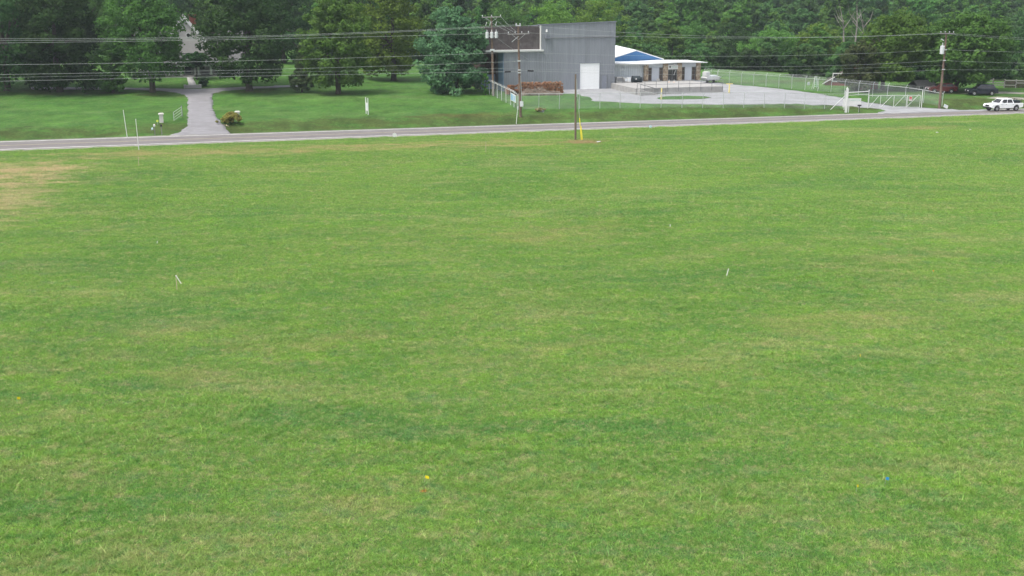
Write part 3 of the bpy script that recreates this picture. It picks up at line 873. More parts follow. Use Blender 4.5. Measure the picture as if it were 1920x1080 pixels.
    for i in range(n):
        xa, xb = -hw + i * gw, -hw + (i + 1) * gw - 0.01
        za = eh + (rh - eh) * (1 - abs(xa) / hw); zb = eh + (rh - eh) * (1 - abs(xb) / hw)
        MB().add([(xa, -0.05, eh - 0.8), (xb, -0.05, eh - 0.8), (xb, -0.05, zb), (xa, -0.05, za), (xa, 0.1, eh - 0.8), (xb, 0.1, eh - 0.8), (xb, 0.1, zb), (xa, 0.1, za)],
                 [(0, 1, 2, 3), (7, 6, 5, 4), (0, 4, 5, 1), (1, 5, 6, 2), (2, 6, 7, 3), (3, 7, 4, 0)]).build('gable_panel', 'metal_blue', h2)
    for sgn, nm in ((-1, 0), (1, 1)):
        vs = [(0, -0.07, rh + 0.02), (sgn * (hw + 0.3), -0.07, eh - 0.08), (sgn * (hw + 0.3), 30, eh - 0.05), (0, 30, rh + 0.05)]
        vs += [(x, y, z + 0.15) for x, y, z in vs]
        MB().add(vs, [(0, 1, 2, 3), (7, 6, 5, 4), (0, 4, 5, 1), (1, 5, 6, 2), (2, 6, 7, 3), (3, 7, 4, 0)]).build('roof_slope', 'metal_roof', h2)
    # ---- raised dock with stairs and railing
    wl = g_at(1192, 166, zt); wr = g_at(1356, 166, zt)
    wr = on_line(wl, E2, 1356)
    Od = Vector((wl.x, wl.y, lotz))
    dk = thing('loading_dock', Od, ANG, 'raised concrete dock with steel railing and steps before office', 'dock')
    fd = bframe(Od)
    Ld = fd(wr)[0]
    back = fd(O)[1] + 0.3
    MB().box(0, Ld, 0, back, -0.8, dock_h).build('slab', 'concrete', dk, bevel=0.03)
    sx = fd(on_line(O, E2, 1158))[0]
    MB().box(sx, -0.02, back - 2.4, back + 1.2, -0.8, dock_h - 0.02).build('side_slab', 'concrete', dk)
    # railing along the front edge: a line of posts and two rails
    npost = 8
    dxp = (Ld - 1.6) / (npost - 1)
    pm = MB().cyl((0, 0.12, dock_h - 0.6), (0, 0.12, dock_h + 1.07), 0.035, n=6).build('rail_post', 'rail_steel', dk)
    pm.location = (1.5, -0.17, 0)
    for i in range(1, npost):
        o = obj_from('rail_post', pm.data, dk); o.location = (1.5 + i * dxp, -0.17, 0)
    for hz in (1.05, 0.55):
        MB().cyl((1.5, -0.05, dock_h + hz), (Ld - 0.1, -0.05, dock_h + hz), 0.035, n=6).build('rail', 'rail_steel', dk)
    MB().cyl((sx + 0.1, back - 2.3, dock_h + 1.0), (0.0, back - 2.3, dock_h + 1.0), 0.035, n=6).build('rail', 'rail_steel', dk)
    for xx in (sx + 0.1, sx * 0.5, -0.1):
        MB().cyl((xx, back - 2.3, dock_h - 0.05), (xx, back - 2.3, dock_h + 1.0), 0.035, n=6).build('rail_post', 'rail_steel', dk)
    ns = 7; tr = 0.42
    for i in range(ns):
        h = dock_h * (ns - i) / (ns + 1)
        MB().box(0.2 + i * tr, 0.2 + (i + 1) * tr - 0.004, -1.5, -0.004, -0.5, h).build('step', 'concrete', dk)
    for yy in (-1.45, -0.12):
        MB().cyl((0.2, yy, dock_h + 0.8), (0.2 + ns * tr, yy, 0.95), 0.035, n=6).cyl((0.2 + ns * tr, yy, 0.95), (0.2 + ns * tr + 1.3, yy, 0.95), 0.035, n=6).build('hand_rail', 'rail_steel', dk)
        for xx, zz in ((0.2, dock_h + 0.8), (0.2 + ns * tr, 0.95), (0.2 + ns * tr + 1.3, 0.95)):
            MB().cyl((xx, yy, -0.2), (xx, yy, zz), 0.035, n=6).build('rail_post', 'rail_steel', dk)
    # things standing on the dock by the flank
    def unit(px, py, w, dp, h, mat, label, cat, extra=None):
        p = g_at(px, py, zt)
        q = thing('air_unit' if cat == 'air conditioner' else 'utility_box', p, ANG, label, cat)
        MB().box(-w / 2, w / 2, 0, dp, 0.12, h).build('cabinet', mat, q, bevel=0.02)
        MB().box(-w / 2 + 0.08, w / 2 - 0.08, -0.03, -0.003, 0.25, h - 0.12).build('grille', 'rail_steel' if extra else 'metal_white', q)
        MB().box(-w / 2 - 0.05, w / 2 + 0.05, -0.05, dp + 0.05, 0.0, 0.115).build('plinth', 'concrete', q)
        return q
    unit(1163, 155.5, 1.15, 0.9, 0.95, 'unit_grey', 'large beige air conditioner unit by warehouse corner', 'air conditioner', True)
    unit(1174, 155, 0.6, 0.6, 0.75, 'unit_grey', 'small grey cabinet beside the beige air conditioner', 'cabinet')
    unit(1180.5, 155, 0.5, 0.6, 0.8, 'white_board', 'small white cabinet left of the dark domed tank', 'cabinet')
    p = g_at(1194.5, 155, zt)
    q = thing('oil_tank', p, ANG, 'dark domed steel tank against the white metal flank', 'tank')
    MB().cyl((-0.65, 0.5, 0.55), (0.65, 0.5, 0.55), 0.55, n=14).build('shell', 'bin_dark', q)
    MB().box(-0.85, -0.66, 0.2, 0.85, 0, 0.75).box(0.66, 0.98, 0.2, 0.85, 0, 0.85).build('saddle', 'bin_dark', q)
    MB().box(-0.28, -0.12, -0.09, -0.055, 0.5, 0.75).build('notice', 'white_board', q)
    p = g_at(1235, 153, zt)
    q = thing('planter', p, ANG, 'small pale planter box beside the second dark window', 'planter')
    MB().box(-0.2, 0.2, 0, 0.35, 0, 0.42).build('tub', 'unit_grey', q, bevel=0.03)
    MB().box(-0.22, 0.22, -0.02, 0.37, 0.423, 0.47).build('rim', 'concrete', q)
    for i, (px, lab) in enumerate(((1254.5, 'small pale cone left of the glass entrance door'), (1264, 'small pale cone right of the glass entrance door'))):
        p = g_at(px, 154, zt)
        q = thing('marker_cone', p, 0, lab, 'cone', 'cones before the entrance')
        MB().cyl((0, 0, 0.03), (0, 0, 0.42), 0.1, 0.03, 8).build('cone', 'white_board', q)
        MB().box(-0.15, 0.15, -0.15, 0.15, 0, 0.03).build('base', 'flag_orange', q)
    return lotz, zt, g_at
LOTZ, DOCKZ, g_at = office()
drape('grass_island', [(1232, 184), (1248, 181), (1290, 180), (1322, 181), (1334, 183), (1318, 186), (1262, 187), (1238, 187)], 'bark', 0.05, 1.0, seed=8)
bpy.data.objects['grass_island'].data.materials[0] = M_LAWN

def bollard(px, py, h, label, tee=False):
    p = G(px, py); q = thing('bollard', p, ANG, label, 'bollard', 'yellow bollards')
    MB().cyl((0, 0, -0.3), (0, 0, h), 0.1, n=10).cyl((0, 0, h), (0, 0, h + 0.07), 0.1, 0.04, 10).build('post', 'yellow_post', q)
    if tee: MB().box(-0.55, 0.55, -0.06, 0.06, h + 0.073, h + 0.2).build('cap_board', 'yellow_post', q)
    else: MB().cyl((0, 0, h * 0.5), (0, 0, h * 0.62), 0.105, n=10).build('reflective_band', 'white_board', q)
bollard(1240, 187, 1.65, 'yellow steel bollard at left end of grass island')
bollard(1367, 175, 1.35, 'yellow bollard with crossboard at right end of dock', True)

def white_wreck():
    p = G(1335, 155); q = thing('white_boat', p, ANG + 0.3, 'white covered boat on trailer beside office building', 'boat')
    prof = [(-2.0, 0.9), (-1.9, 0.55), (0.8, 0.4), (2.1, 0.95), (1.4, 1.05), (-1.9, 1.1)]
    m = MB()
    n = len(prof)
    vs = [(x, -0.75 + (0.55 if x > 1.5 else 0), z) for x, z in prof] + [(x, 0.75 - (0.55 if x > 1.5 else 0), z) for x, z in prof]
    m.add(vs, [(i, (i + 1) % n, n + (i + 1) % n, n + i) for i in range(n)] + [tuple(reversed(range(n))), tuple(range(n, 2 * n))])
    m.build('hull', 'white_board', q, bevel=0.04)
    MB().box(-1.9, -1.0, -0.5, 0.5, 1.15, 1.95).build('cuddy', 'white_board', q, bevel=0.08)
    MB().box(-0.9, 0.7, -0.6, 0.6, 1.08, 1.3).build('cover', 'metal_white', q, bevel=0.08)
    MB().bar((-2.1, -0.5, 0.36), (2.6, 0, 0.4), 0.08, 0.08).bar((-2.1, 0.5, 0.36), (2.6, 0, 0.4), 0.08, 0.08).build('trailer_frame', 'galv', q)
    for s in (-1, 1): MB().cyl((-0.4, s * 0.85, 0.3), (-0.4, s * 0.68, 0.3), 0.3, n=12).build('wheel', 'tyre', q)
white_wreck()

# ---- farmhouse behind the trees
def farmhouse():
    fb = G(352, 143.5)                                   # where the walk meets the porch
    O = gnd(fb.x, fb.y)
    t = thing('farmhouse', O, ANG, 'tall grey farmhouse with steep white-trimmed gable and columned porch behind trees', 'house')
    fr = bframe(O)
    lx = lambda px, z=O.z: fr(on_line(Vector((O.x, O.y, z)), E2, px))[0]
    m = mpp(O)
    lz = lambda py: zat(O.y + 2.5, py) - O.z
    ax = lx(343.5, O.z + 11); az = lz(33); half = 4.6; ez = lz(99)
    gy = 2.6
    MB().box(ax - 8, ax + 9.5, gy + 0.3, gy + 11, -0.3, ez - 0.2).build('wall', 'house_wall', t)
    n = 22
    gp = None
    # front gable clad in boards
    hb = (az - ez) / n
    for i in range(n):
        za, zb = ez + i * hb, ez + (i + 1) * hb - 0.015
        wa = half * (1 - (za - ez) / (az - ez)); wb = half * (1 - (zb - ez) / (az - ez))
        MB().add([(ax - wa, gy - 0.03, za), (ax + wa, gy - 0.03, za), (ax + wb, gy, zb), (ax - wb, gy, zb), (ax - wa, gy + 0.4, za), (ax + wa, gy + 0.4, za), (ax + wb, gy + 0.4, zb), (ax - wb, gy + 0.4, zb)],
                 [(0, 1, 2, 3), (7, 6, 5, 4), (0, 4, 5, 1), (1, 5, 6, 2), (2, 6, 7, 3), (3, 7, 4, 0)]).build('board', 'house_wall', t)
    wf = MB().cyl((ax + 0.55, gy - 0.1, az - 2.9), (ax + 0.55, gy - 0.04, az - 2.9), 0.42, n=16).build('round_window', 'white_board', t)
    MB().cyl((ax + 0.55, gy - 0.14, az - 2.9), (ax + 0.55, gy - 0.101, az - 2.9), 0.3, n=16).build('pane', 'glass_dark', wf)
    for s in (-1, 1):
        rk = MB()
        rk.bar((ax, gy - 0.28, az + 0.18), (ax + s * (half + 0.5), gy - 0.28, ez - 0.5), 0.12, 0.5)
        rk.build('rake_trim', 'white_board', t)
        vs = [(ax, gy - 0.3, az + 0.3), (ax + s * (half + 0.6), gy - 0.3, ez - 0.45), (ax + s * (half + 0.6), gy + 9, ez - 0.45), (ax, gy + 9, az + 0.3)]
        vs += [(x, y, z + 0.16) for x, y, z in vs]
        MB().add(vs, [(0, 1, 2, 3), (7, 6, 5, 4), (0, 4, 5, 1), (1, 5, 6, 2), (2, 6, 7, 3), (3, 7, 4, 0)]).build('roof_slope', 'shingle', t)
    # main roof running left and right
    rz_ = az - 2.6
    for s in (-1, 1):
        yc = gy + 5.6
        vs = [(ax - 8.4, yc, rz_), (ax + 9.9, yc, rz_), (ax + 9.9, yc + s * 5.9, ez - 0.4), (ax - 8.4, yc + s * 5.9, ez - 0.4)]
        vs += [(x, y, z + 0.16) for x, y, z in vs]
        MB().add(vs, [(0, 1, 2, 3), (7, 6, 5, 4), (0, 4, 5, 1), (1, 5, 6, 2), (2, 6, 7, 3), (3, 7, 4, 0)]).build('roof_slope', 'shingle', t)
    # side gable walls closing the main roof
    for xx in (ax - 7.9, ax + 9.3):
        MB().prism([(gy + 0.3, ez - 0.2), (gy + 10.9, ez - 0.2), (gy + 5.6, rz_ - 0.05)], xx, xx + 0.1).build('end_gable', 'house_wall', t)
    cx = lx(360.5, O.z + 12)
    ch = MB().box(cx - 0.55, cx + 0.55, gy + 5.0, gy + 6.1, ez, zat(O.y + 8, 29) - O.z).build('chimney', 'brick', t)
    zc = zat(O.y + 8, 29) - O.z
    MB().box(cx - 0.65, cx + 0.65, gy + 4.9, gy + 6.2, zc + 0.003, zc + 0.25).build('chimney_cap', 'brick', ch)
    # porch
    ph = lz(113)
    pf = MB().box(ax - 7, ax + 8.5, -0.4, gy + 0.29, -0.6, 0.25).build('porch_floor', 'concrete', t)
    MB().prism([(-0.9, ph - 0.3), (gy + 0.29, ph + 1.3), (gy + 0.29, ph + 0.9), (-0.9, ph - 0.5)], ax - 7.4, ax + 9).build('porch_roof', 'shingle', t)
    MB().box(ax - 7.2, ax + 8.8, -0.75, -0.55, ph - 0.85, ph - 0.51).build('porch_beam', 'white_board', t)
    for px in (316, 341, 367.5, 373.5, 396, 420):
        x = lx(px)
        c = MB().cyl((x, -0.2, 0.42), (x, -0.2, ph - 0.87), 0.2, 0.17, 10).build('column', 'white_board', t)
        MB().box(x - 0.27, x + 0.27, -0.47, 0.07, 0.253, 0.42).build('plinth', 'white_board', c)
    dx = lx(354)
    d = MB().box(dx - 0.5, dx + 0.5, gy + 0.2, gy + 0.28, 0.26, 2.5).build('front_door', 'print_dark', t)
    MB().box(dx - 0.6, dx - 0.5, gy + 0.15, gy + 0.29, 0.26, 2.6).box(dx + 0.5, dx + 0.6, gy + 0.15, gy + 0.29, 0.26, 2.6).box(dx - 0.5, dx + 0.5, gy + 0.15, gy + 0.29, 2.5, 2.6).build('door_frame', 'white_board', d)
    for px in (330, 380, 405):
        x = lx(px)
        w = MB().box(x - 0.5, x + 0.5, gy + 0.22, gy + 0.28, 1.0, 2.6).build('window', 'glass_dark', t)
        MB().box(x - 0.6, x - 0.5, gy + 0.18, gy + 0.29, 0.9, 2.7).box(x + 0.5, x + 0.6, gy + 0.18, gy + 0.29, 0.9, 2.7).box(x - 0.5, x + 0.5, gy + 0.18, gy + 0.29, 2.6, 2.7).box(x - 0.5, x + 0.5, gy + 0.18, gy + 0.29, 0.9, 1.0).build('frame', 'white_board', w)
    for i in range(3):
        MB().box(lx(354) - 0.9, lx(354) + 0.9, -0.4 - 0.3 * (i + 1), -0.404 - 0.3 * i, -0.6, 0.25 - 0.15 * (i + 1) + 0.06).build('porch_step', 'concrete', t)
    return O
FH = farmhouse()
drape('front_walk', [(350.0, 144.5), (361, 144.5), (369, 161), (354, 161)], 'concrete', 0.05, 0.8, jitter=0.0, seed=2)
def walk_steps():
    p = G(361.5, 165.5)
    t = thing('garden_steps', p, ANG, 'short flight of concrete steps at top of driveway', 'steps')
    for i in range(3):
        MB().box(-1.0, 1.0, i * 0.38, (i + 1) * 0.38 - 0.004 + (0.5 if i == 2 else 0), -0.4, 0.14 * (i + 1)).build('step', 'concrete', t)
    for s in (-1, 1): MB().box(s * 1.2 - 0.18, s * 1.2 + 0.18, 0, 1.3, -0.4, 0.52).build('cheek_wall', 'concrete', t, bevel=0.03)
walk_steps()

# ---- brick house and shed at the right
def brick_house():
    p = G(1572, 166); p = at(1576, 160, p.y + 5); p = gnd(p.x, p.y)
    t = thing('brick_house', p, -0.34, 'small red brick house with white gable trim behind chain-link fence', 'house')
    w = 5.6; x0 = -2.6
    ap = x0 + w / 2
    r = zat(p.y, 137) - p.z; h = r - 1.7
    MB().box(x0, x0 + w, 0.0, 8, -0.6, h).build('wall', 'brick', t)
    MB().add([(x0, 0.02, h), (x0 + w, 0.02, h), (ap, 0.02, r), (x0, 0.3, h), (x0 + w, 0.3, h), (ap, 0.3, r)], [(0, 1, 2), (5, 4, 3), (0, 3, 4, 1), (1, 4, 5, 2), (2, 5, 3, 0)]).build('gable_wall', 'brick', t)
    for s in (-1, 1):
        e = ap + s * (w / 2 + 0.35)
        ez = h - 0.2
        vs = [(ap, -0.3, r + 0.06), (e, -0.3, ez), (e, 8.2, ez), (ap, 8.2, r + 0.06)]
        vs += [(x, y, z + 0.12) for x, y, z in vs]
        MB().add(vs, [(0, 1, 2, 3), (7, 6, 5, 4), (0, 4, 5, 1), (1, 5, 6, 2), (2, 6, 7, 3), (3, 7, 4, 0)]).build('roof_slope', 'dark_board', t)
        MB().bar((ap, -0.34, r + 0.1), (e, -0.34, ez + 0.04), 0.05, 0.13).build('rake_trim', 'trim_light', t)
    wd = MB().box(-1.3, -0.1, -0.03, 0.0, 0.7, 2.0).build('window', 'glass_dark', t)
    MB().box(-1.4, -1.3, -0.07, -0.003, 0.6, 2.1).box(-0.1, 0.0, -0.07, -0.003, 0.6, 2.1).box(-1.3, -0.1, -0.07, -0.003, 2.0, 2.1).box(-1.3, -0.1, -0.07, -0.003, 0.6, 0.7).build('frame', 'white_board', wd)
    MB().box(1.9, 2.7, 2.2, 3.0, h - 0.5, r + 1.2).build('chimney', 'brick', t)
brick_house()
def brick_wall():
    p = G(1637, 172); p = gnd(p.x, p.y + 4)
    t = thing('garden_wall', p, ANG, 'low red brick wall behind chain-link fence beside maple', 'wall')
    rnd = random.Random(9)
    w, h = 4.4, 1.15
    MB().box(-w / 2, w / 2, 0.02, 0.2, -0.3, h).build('core', 'rubble', t)
    bl, bh = 0.40, 0.13
    me = MB().box(0, bl - 0.015, 0, 0.1, 0, bh - 0.015).build('brick', 'brick', t); me.location = (-w / 2, -0.09, 0)
    for r in range(int(h / bh)):
        for c in range(int(w / bl)):
            if r == 0 and c == 0: continue
            o = obj_from('brick', me.data, t); o.location = (-w / 2 + c * bl + (0.12 if r % 2 else 0), -0.09 + rnd.uniform(-0.006, 0.006), r * bh)
    MB().box(-w / 2 - 0.05, w / 2 + 0.15, -0.14, 0.25, h + 0.003, h + 0.09).build('coping', 'white_brick', t)
brick_wall()
def grey_shed():
    p = G(1737, 169)
    t = thing('garden_shed', p, ANG - 0.1, 'weathered shed with pale grey pitched roof under the maples', 'shed')
    MB().box(-1.6, 1.6, 0, 2.6, -0.4, 0.75).build('wall', 'fence_grey', t)
    MB().prism([(-0.3, 0.62), (1.3, 1.45), (2.9, 0.62), (2.9, 0.72), (1.3, 1.55), (-0.3, 0.72)], -1.8, 1.8).build('roof', 'fence_grey', t)
    d = MB().box(-1.3, -0.6, -0.04, -0.003, 0, 0.68).build('door', 'bin_dark', t)
    MB().box(-1.4, -1.3, -0.06, -0.003, 0, 0.7).box(-0.6, -0.5, -0.06, -0.003, 0, 0.7).build('door_frame', 'white_board', d)
grey_shed()

# ------------------------------------------------------------------ fences
def fence(name, label, bases, h, post_spacing=3.0, arms=None, rail=True, mesh_h=None, posts_at=None, mat='galv', bottom_rail=False):
    """chain-link run over a polyline of ground points; posts, rails and mesh bays are parts"""
    P = [Vector(b) for b in bases]
    t = thing(name, P[0], 0, label, 'fence')
    pts = []
    for i in range(len(P) - 1):
        L = (P[i + 1] - P[i]).to_2d().length
        n = max(1, round(L / post_spacing))
        for k in range(n):
            q = P[i].lerp(P[i + 1], k / n); pts.append(gnd(q.x, q.y))
    pts.append(gnd(P[-1].x, P[-1].y))
    O = P[0]
    base_post = MB().cyl((0, 0, -0.3), (0, 0, h), 0.034, n=6)
    if arms: base_post.cyl((0, 0, h), (arms[0], arms[1], h + 0.34), 0.03, n=5)
    pm = None
    rnd = random.Random(len(pts))
    for p in pts:
        if pm is None: o = base_post.build('post', mat, t); pm = o.data
        else: o = obj_from('post', pm, t)
        o.location = p - O
        o.rotation_euler = (rnd.uniform(-0.02, 0.02), rnd.uniform(-0.02, 0.02), 0)
    for a, b in zip(pts[:-1], pts[1:]):
        a, b = a - O, b - O
        up = Vector((0, 0, h - 0.03))
        if rail: MB().cyl(a + up, b + up, 0.026, n=5).build('rail', mat, t)
        if bottom_rail: MB().cyl(a + Vector((0, 0, 0.1)), b + Vector((0, 0, 0.1)), 0.022, n=5).build('rail', mat, t)
        mh = mesh_h or h - 0.05
        MB().add([a + Vector((0, 0, 0.03)), b + Vector((0, 0, 0.03)), b + Vector((0, 0, mh)), a + Vector((0, 0, mh))], [(0, 1, 2, 3)]).build('mesh', 'chain_link', t)
        if arms:
            av = Vector((arms[0], arms[1], 0))
            for k in (0.35, 0.68, 1.0):
                o_ = av * k + Vector((0, 0, h + 0.34 * k))
                MB().cyl(a + o_, b + o_, 0.009, n=3, cap=False).build('barbed_strand', mat, t)
    return t
fence('chain_link_fence', 'chain-link fence along the front of the gravel yard facing the road', [G(972, 205.5), G(1200, 202.5), G(1583, 204.5)], 2.2, 3.05)
fence('chain_link_fence', 'chain-link fence with angled tops running back beside the green lawn', [G(970, 205), G(957.6, 197), G(924.5, 180), G(911, 173.5)], 2.1, 2.9, arms=(-0.28, -0.12), mat='white_steel')
fence('chain_link_fence', 'long chain-link fence with angled barbed tops behind the gravel drive', [G(1345, 155), G(1509, 168.5), G(1663, 184.5), G(1766, 200)], 1.95, 2.6, arms=(0.22, 0.1))
fence('chain_link_fence', 'chain-link fence around back field right of the white boat', [G(1320, 151), G(1345, 155)], 1.9, 2.6, arms=(0.2, 0.1))

def gate():
    a, b = G(1628, 203), G(1724, 202.5)
    d = (b - a); L = d.to_2d().length; rz = math.atan2(d.y, d.x)
    t = thing('yard_gate', a, rz, 'wide white pipe gate with diagonal braces across the yard entrance', 'gate')
    h0, h1 = 0.12, 1.85
    dz = d.z
    zz = lambda x: dz * x / L
    MB().cyl((0, 0, h1), (L, 0, h1 + dz), 0.034, n=6).build('top_rail', 'white_steel', t)
    MB().cyl((0, 0, h0), (L, 0, h0 + dz), 0.034, n=6).build('bottom_rail', 'white_steel', t)
    k = [0, 0.225, 0.485, 0.735, 1.0]
    for q in k: MB().cyl((q * L, 0, h0 + zz(q * L)), (q * L, 0, h1 + zz(q * L)), 0.034, n=6).build('upright', 'white_steel', t)
    MB().cyl((0.75 * L, 0, h0 + zz(0.75 * L)), (0.75 * L, 0, h1), 0.034, n=6).build('upright', 'white_steel', t)
    for q0, q1 in zip(k[:-1], k[1:]):
        MB().cyl((q0 * L + 0.1, 0, h0), (q1 * L - 0.25, 0, h1), 0.027, n=6).build('brace', 'white_steel', t)
    MB().add([(0, 0.02, h0), (L, 0.02, h0 + dz), (L, 0.02, h1 + dz), (0, 0.02, h1)], [(0, 1, 2, 3)]).build('mesh', 'chain_link', t)
    xs = (1705 - 1628) / 96 * L
    s = MB().box(xs - 0.24, xs + 0.24, -0.09, -0.06, 0.95, 1.6).build('notice', 'white_board', t)
    MB().box(xs - 0.21, xs + 0.21, -0.098, -0.091, 1.28, 1.55).build('print', 'sign_red', s)
    lt = MB()
    for r, z in enumerate((1.18, 1.06)):
        for c in range(4): lt.box(xs - 0.19 + c * 0.1, xs - 0.12 + c * 0.1, -0.098, -0.091, z, z + 0.07)
    lt.build('lettering', 'sign_red', s)['kind'] = 'stuff'
    for px, py, h, lab in ((1727.5, 202, 2.45, 'stout white gate post right of the yard gate'), (1627, 203, 2.6, 'white gate post at left end of the yard gate')):
        p = G(px, py)
        q = thing('gate_post', p, 0, lab, 'post', 'gate posts')
        MB().cyl((0, 0, -0.3), (0, 0, h), 0.06, n=8).build('pipe', 'white_steel', q)
        MB().cyl((0, 0, h), (0, 0, h + 0.07), 0.1, 0.03, 8).build('cap', 'white_steel', q)
    # frame of the sliding part: post and crossbar beside the sign
    p = G(1582.5, 206)
    e = G(1627, 203)
    d = e - p
    q = thing('sliding_gate_support', p, math.atan2(d.y, d.x), 'white post with crossbar reaching from signboard to gate', 'frame')
    l = d.to_2d().length
    MB().cyl((0, 0, -0.3), (0, 0, 2.75), 0.06, n=8).build('pipe', 'white_steel', q)
    MB().cyl((0, 0, 2.45), (l - 0.1, 0, 2.45 + d.z), 0.06, n=8).build('crossbar', 'white_steel', q)
    MB().cyl((0, 0, 2.05), (l - 0.1, 0, 2.05 + d.z), 0.035, n=8).build('crossbar', 'white_steel', q)
    MB().cyl((-0.05, 0, 2.0), (-2.4, 0, 0.15), 0.034, n=6).build('brace', 'white_steel', q)
gate()
def yard_sign():
    p = G(1586, 211)
    t = thing('yard_sign', p, ANG * 0.4, 'white signboard with pale green lettering on white plank post by entrance', 'sign')
    m = mpp(p)
    MB().add([(-0.16, -0.06, -0.3), (0.16, -0.06, -0.3), (0.16, -0.06, 3.3), (-0.05, -0.06, 3.62), (-0.16, -0.06, 3.4), (-0.16, 0.06, -0.3), (0.16, 0.06, -0.3), (0.16, 0.06, 3.3), (-0.05, 0.06, 3.62), (-0.16, 0.06, 3.4)],
             [(0, 1, 2, 3, 4), (9, 8, 7, 6, 5), (0, 5, 6, 1), (1, 6, 7, 2), (2, 7, 8, 3), (3, 8, 9, 4), (4, 9, 5, 0)]).build('plank', 'white_board', t)
    b = MB().box(0.22, 2.15, 0.02, 0.09, 0.95, 2.0).build('board', 'white_board', t)
    MB().box(-0.5, -0.22, 0.02, 0.09, 0.75, 1.9).build('side_board', 'white_board', t)
    tx = MB()
    rnd = random.Random(7); x = 0.42
    while x < 1.9:
        w = 0.13; 
        tx.box(x, x + 0.035, 0.008, 0.019, 1.62, 1.84)
        if rnd.random() < 0.7: tx.box(x + 0.036, x + w, 0.008, 0.019, 1.8, 1.84)
        if rnd.random() < 0.6: tx.box(x + 0.036, x + w * 0.8, 0.008, 0.019, 1.7, 1.74)
        if rnd.random() < 0.5: tx.box(x + w - 0.03, x + w, 0.008, 0.019, 1.62, 1.795)
        x += 0.18
    tx.build('lettering', 'sign_print', b)['kind'] = 'stuff'
    MB().box(0.35, 0.43, 0.0, 0.08, -0.3, 0.945).box(1.9, 1.98, 0.0, 0.08, -0.3, 0.945).build('sign_legs', 'white_board', t)
    p = G(1610.5, 211.5)
    q = thing('mailbox', p, 0.2, 'black mailbox on thin black post before the signboard', 'mailbox')
    MB().box(-0.035, 0.035, -0.035, 0.035, -0.2, 0.95).build('post', 'black', q)
    mb = MB(); prof = [(-0.1, 0.953), (0.1, 0.953), (0.1, 1.07)] + [(0.1 * math.cos(a), 1.07 + 0.08 * math.sin(a)) for a in np.linspace(0.4, 2.7, 6)] + [(-0.1, 1.07)]
    mb.prism(prof, -0.25, 0.25)
    mb.build('box', 'black', q)
    p = G(1772, 203.5)
    q = thing('leaning_board', p, 0.15, 'white board leaning askew at the fence end post', 'board')
    Mx = Matrix.Rotation(0.42, 4, 'Y') @ Matrix.Rotation(-0.3, 4, 'X')
    MB().box(-0.35, 0.35, -0.02, 0.02, 0.1, 0.6, Mx).build('sheet', 'white_board', q)
    MB().box(-0.3, 0.1, -0.03, -0.021, 0.35, 0.5, Mx).build('print', 'light_blue', q)
    MB().cyl((0.05, 0.05, -0.2), (0.1, 0.05, 0.5), 0.02, n=5).build('stick', 'stake_wood', q)
yard_sign()
def fence_sign():
    p0, p1 = G(958.5, 197.5), G(969, 204)
    d = p1 - p0; L = d.to_2d().length
    q = thing('fence_sign', p0, math.atan2(d.y, d.x), 'white sign with blue print hanging on the lawn-side fence', 'sign')
    MB().box(0.35, L - 0.3, -0.1, -0.06, 0.75, 1.8).build('board', 'white_board', q)
    s = MB().box(0.42, L * 0.4, -0.112, -0.101, 0.85, 1.7)
    for k in range(5): s.box(L * 0.43, L - 0.42 - 0.12 * (k % 2), -0.112, -0.101, 0.9 + 0.16 * k, 0.98 + 0.16 * k)
    s.build('print', 'sign_blue', q)
    p = G(1515, 168)
    q = thing('fence_notice', p, 0.3, 'small square white notice hanging on the long back fence', 'sign')
    MB().box(-0.25, 0.25, -0.08, -0.06, 0.75, 1.25).build('plate', 'white_board', q)
    MB().box(-0.16, 0.16, -0.088, -0.081, 0.9, 1.1).build('print', 'sign_print', q)
    p = G(1532, 167); p = gnd(p.x, p.y + 1.2)
    q = thing('step_ladder', p, 0.2, 'white A-shaped stepladder standing behind the long back fence', 'ladder')
    for s_ in (-1, 1):
        MB().bar((s_ * 0.42, -0.3, 0), (s_ * 0.14, 0, 1.95), 0.06, 0.05).build('rail', 'white_steel', q)
        MB().bar((s_ * 0.42, 0.35, 0), (s_ * 0.14, 0.04, 1.95), 0.05, 0.04).build('back_leg', 'white_steel', q)
    for k in range(5):
        z = 0.35 + k * 0.34; w = 0.42 - 0.28 * z / 1.95
        MB().box(-w, w, -0.33 + 0.3 * z / 1.95, -0.22 + 0.3 * z / 1.95, z, z + 0.04).build('step', 'light_blue', q)
    MB().box(-0.2, 0.2, -0.12, 0.14, 1.95, 2.0).build('top_cap', 'white_steel', q)
fence_sign()

def rail_fence():
    a, b = G(1858, 168), G(1990, 171)
    a = gnd(a.x, a.y + 4); b = gnd(b.x, b.y + 4)
    d = b - a; L = d.to_2d().length
    t = thing('board_fence', a, math.atan2(d.y, d.x), 'dark weathered board fence at the right edge beyond parked cars', 'fence')
    n = int(L / 1.8); rnd = random.Random(2)
    for i in range(n + 1):
        MB().box(i * 1.8 - 0.09, i * 1.8 + 0.09, 0, 0.16, -0.3, 1.45 + rnd.uniform(-0.06, 0.06)).build('post', 'fence_grey', t)
    for i in range(n):
        for z in (0.35, 0.75, 1.15):
            MB().box(i * 1.8 + 0.01, (i + 1) * 1.8 - 0.01, -0.05, -0.004, z, z + 0.16).build('board', 'fence_grey' if (i + int(z * 10)) % 3 else 'fence_wood', t)
        if i > 1:
            for k in range(6):
                MB().box(i * 1.8 + 0.06 + k * 0.28, i * 1.8 + 0.3 + k * 0.28, 0.17, 0.2, 0, 1.25 + rnd.uniform(-0.1, 0.1)).build('picket', 'fence_wood', t)
rail_fence()
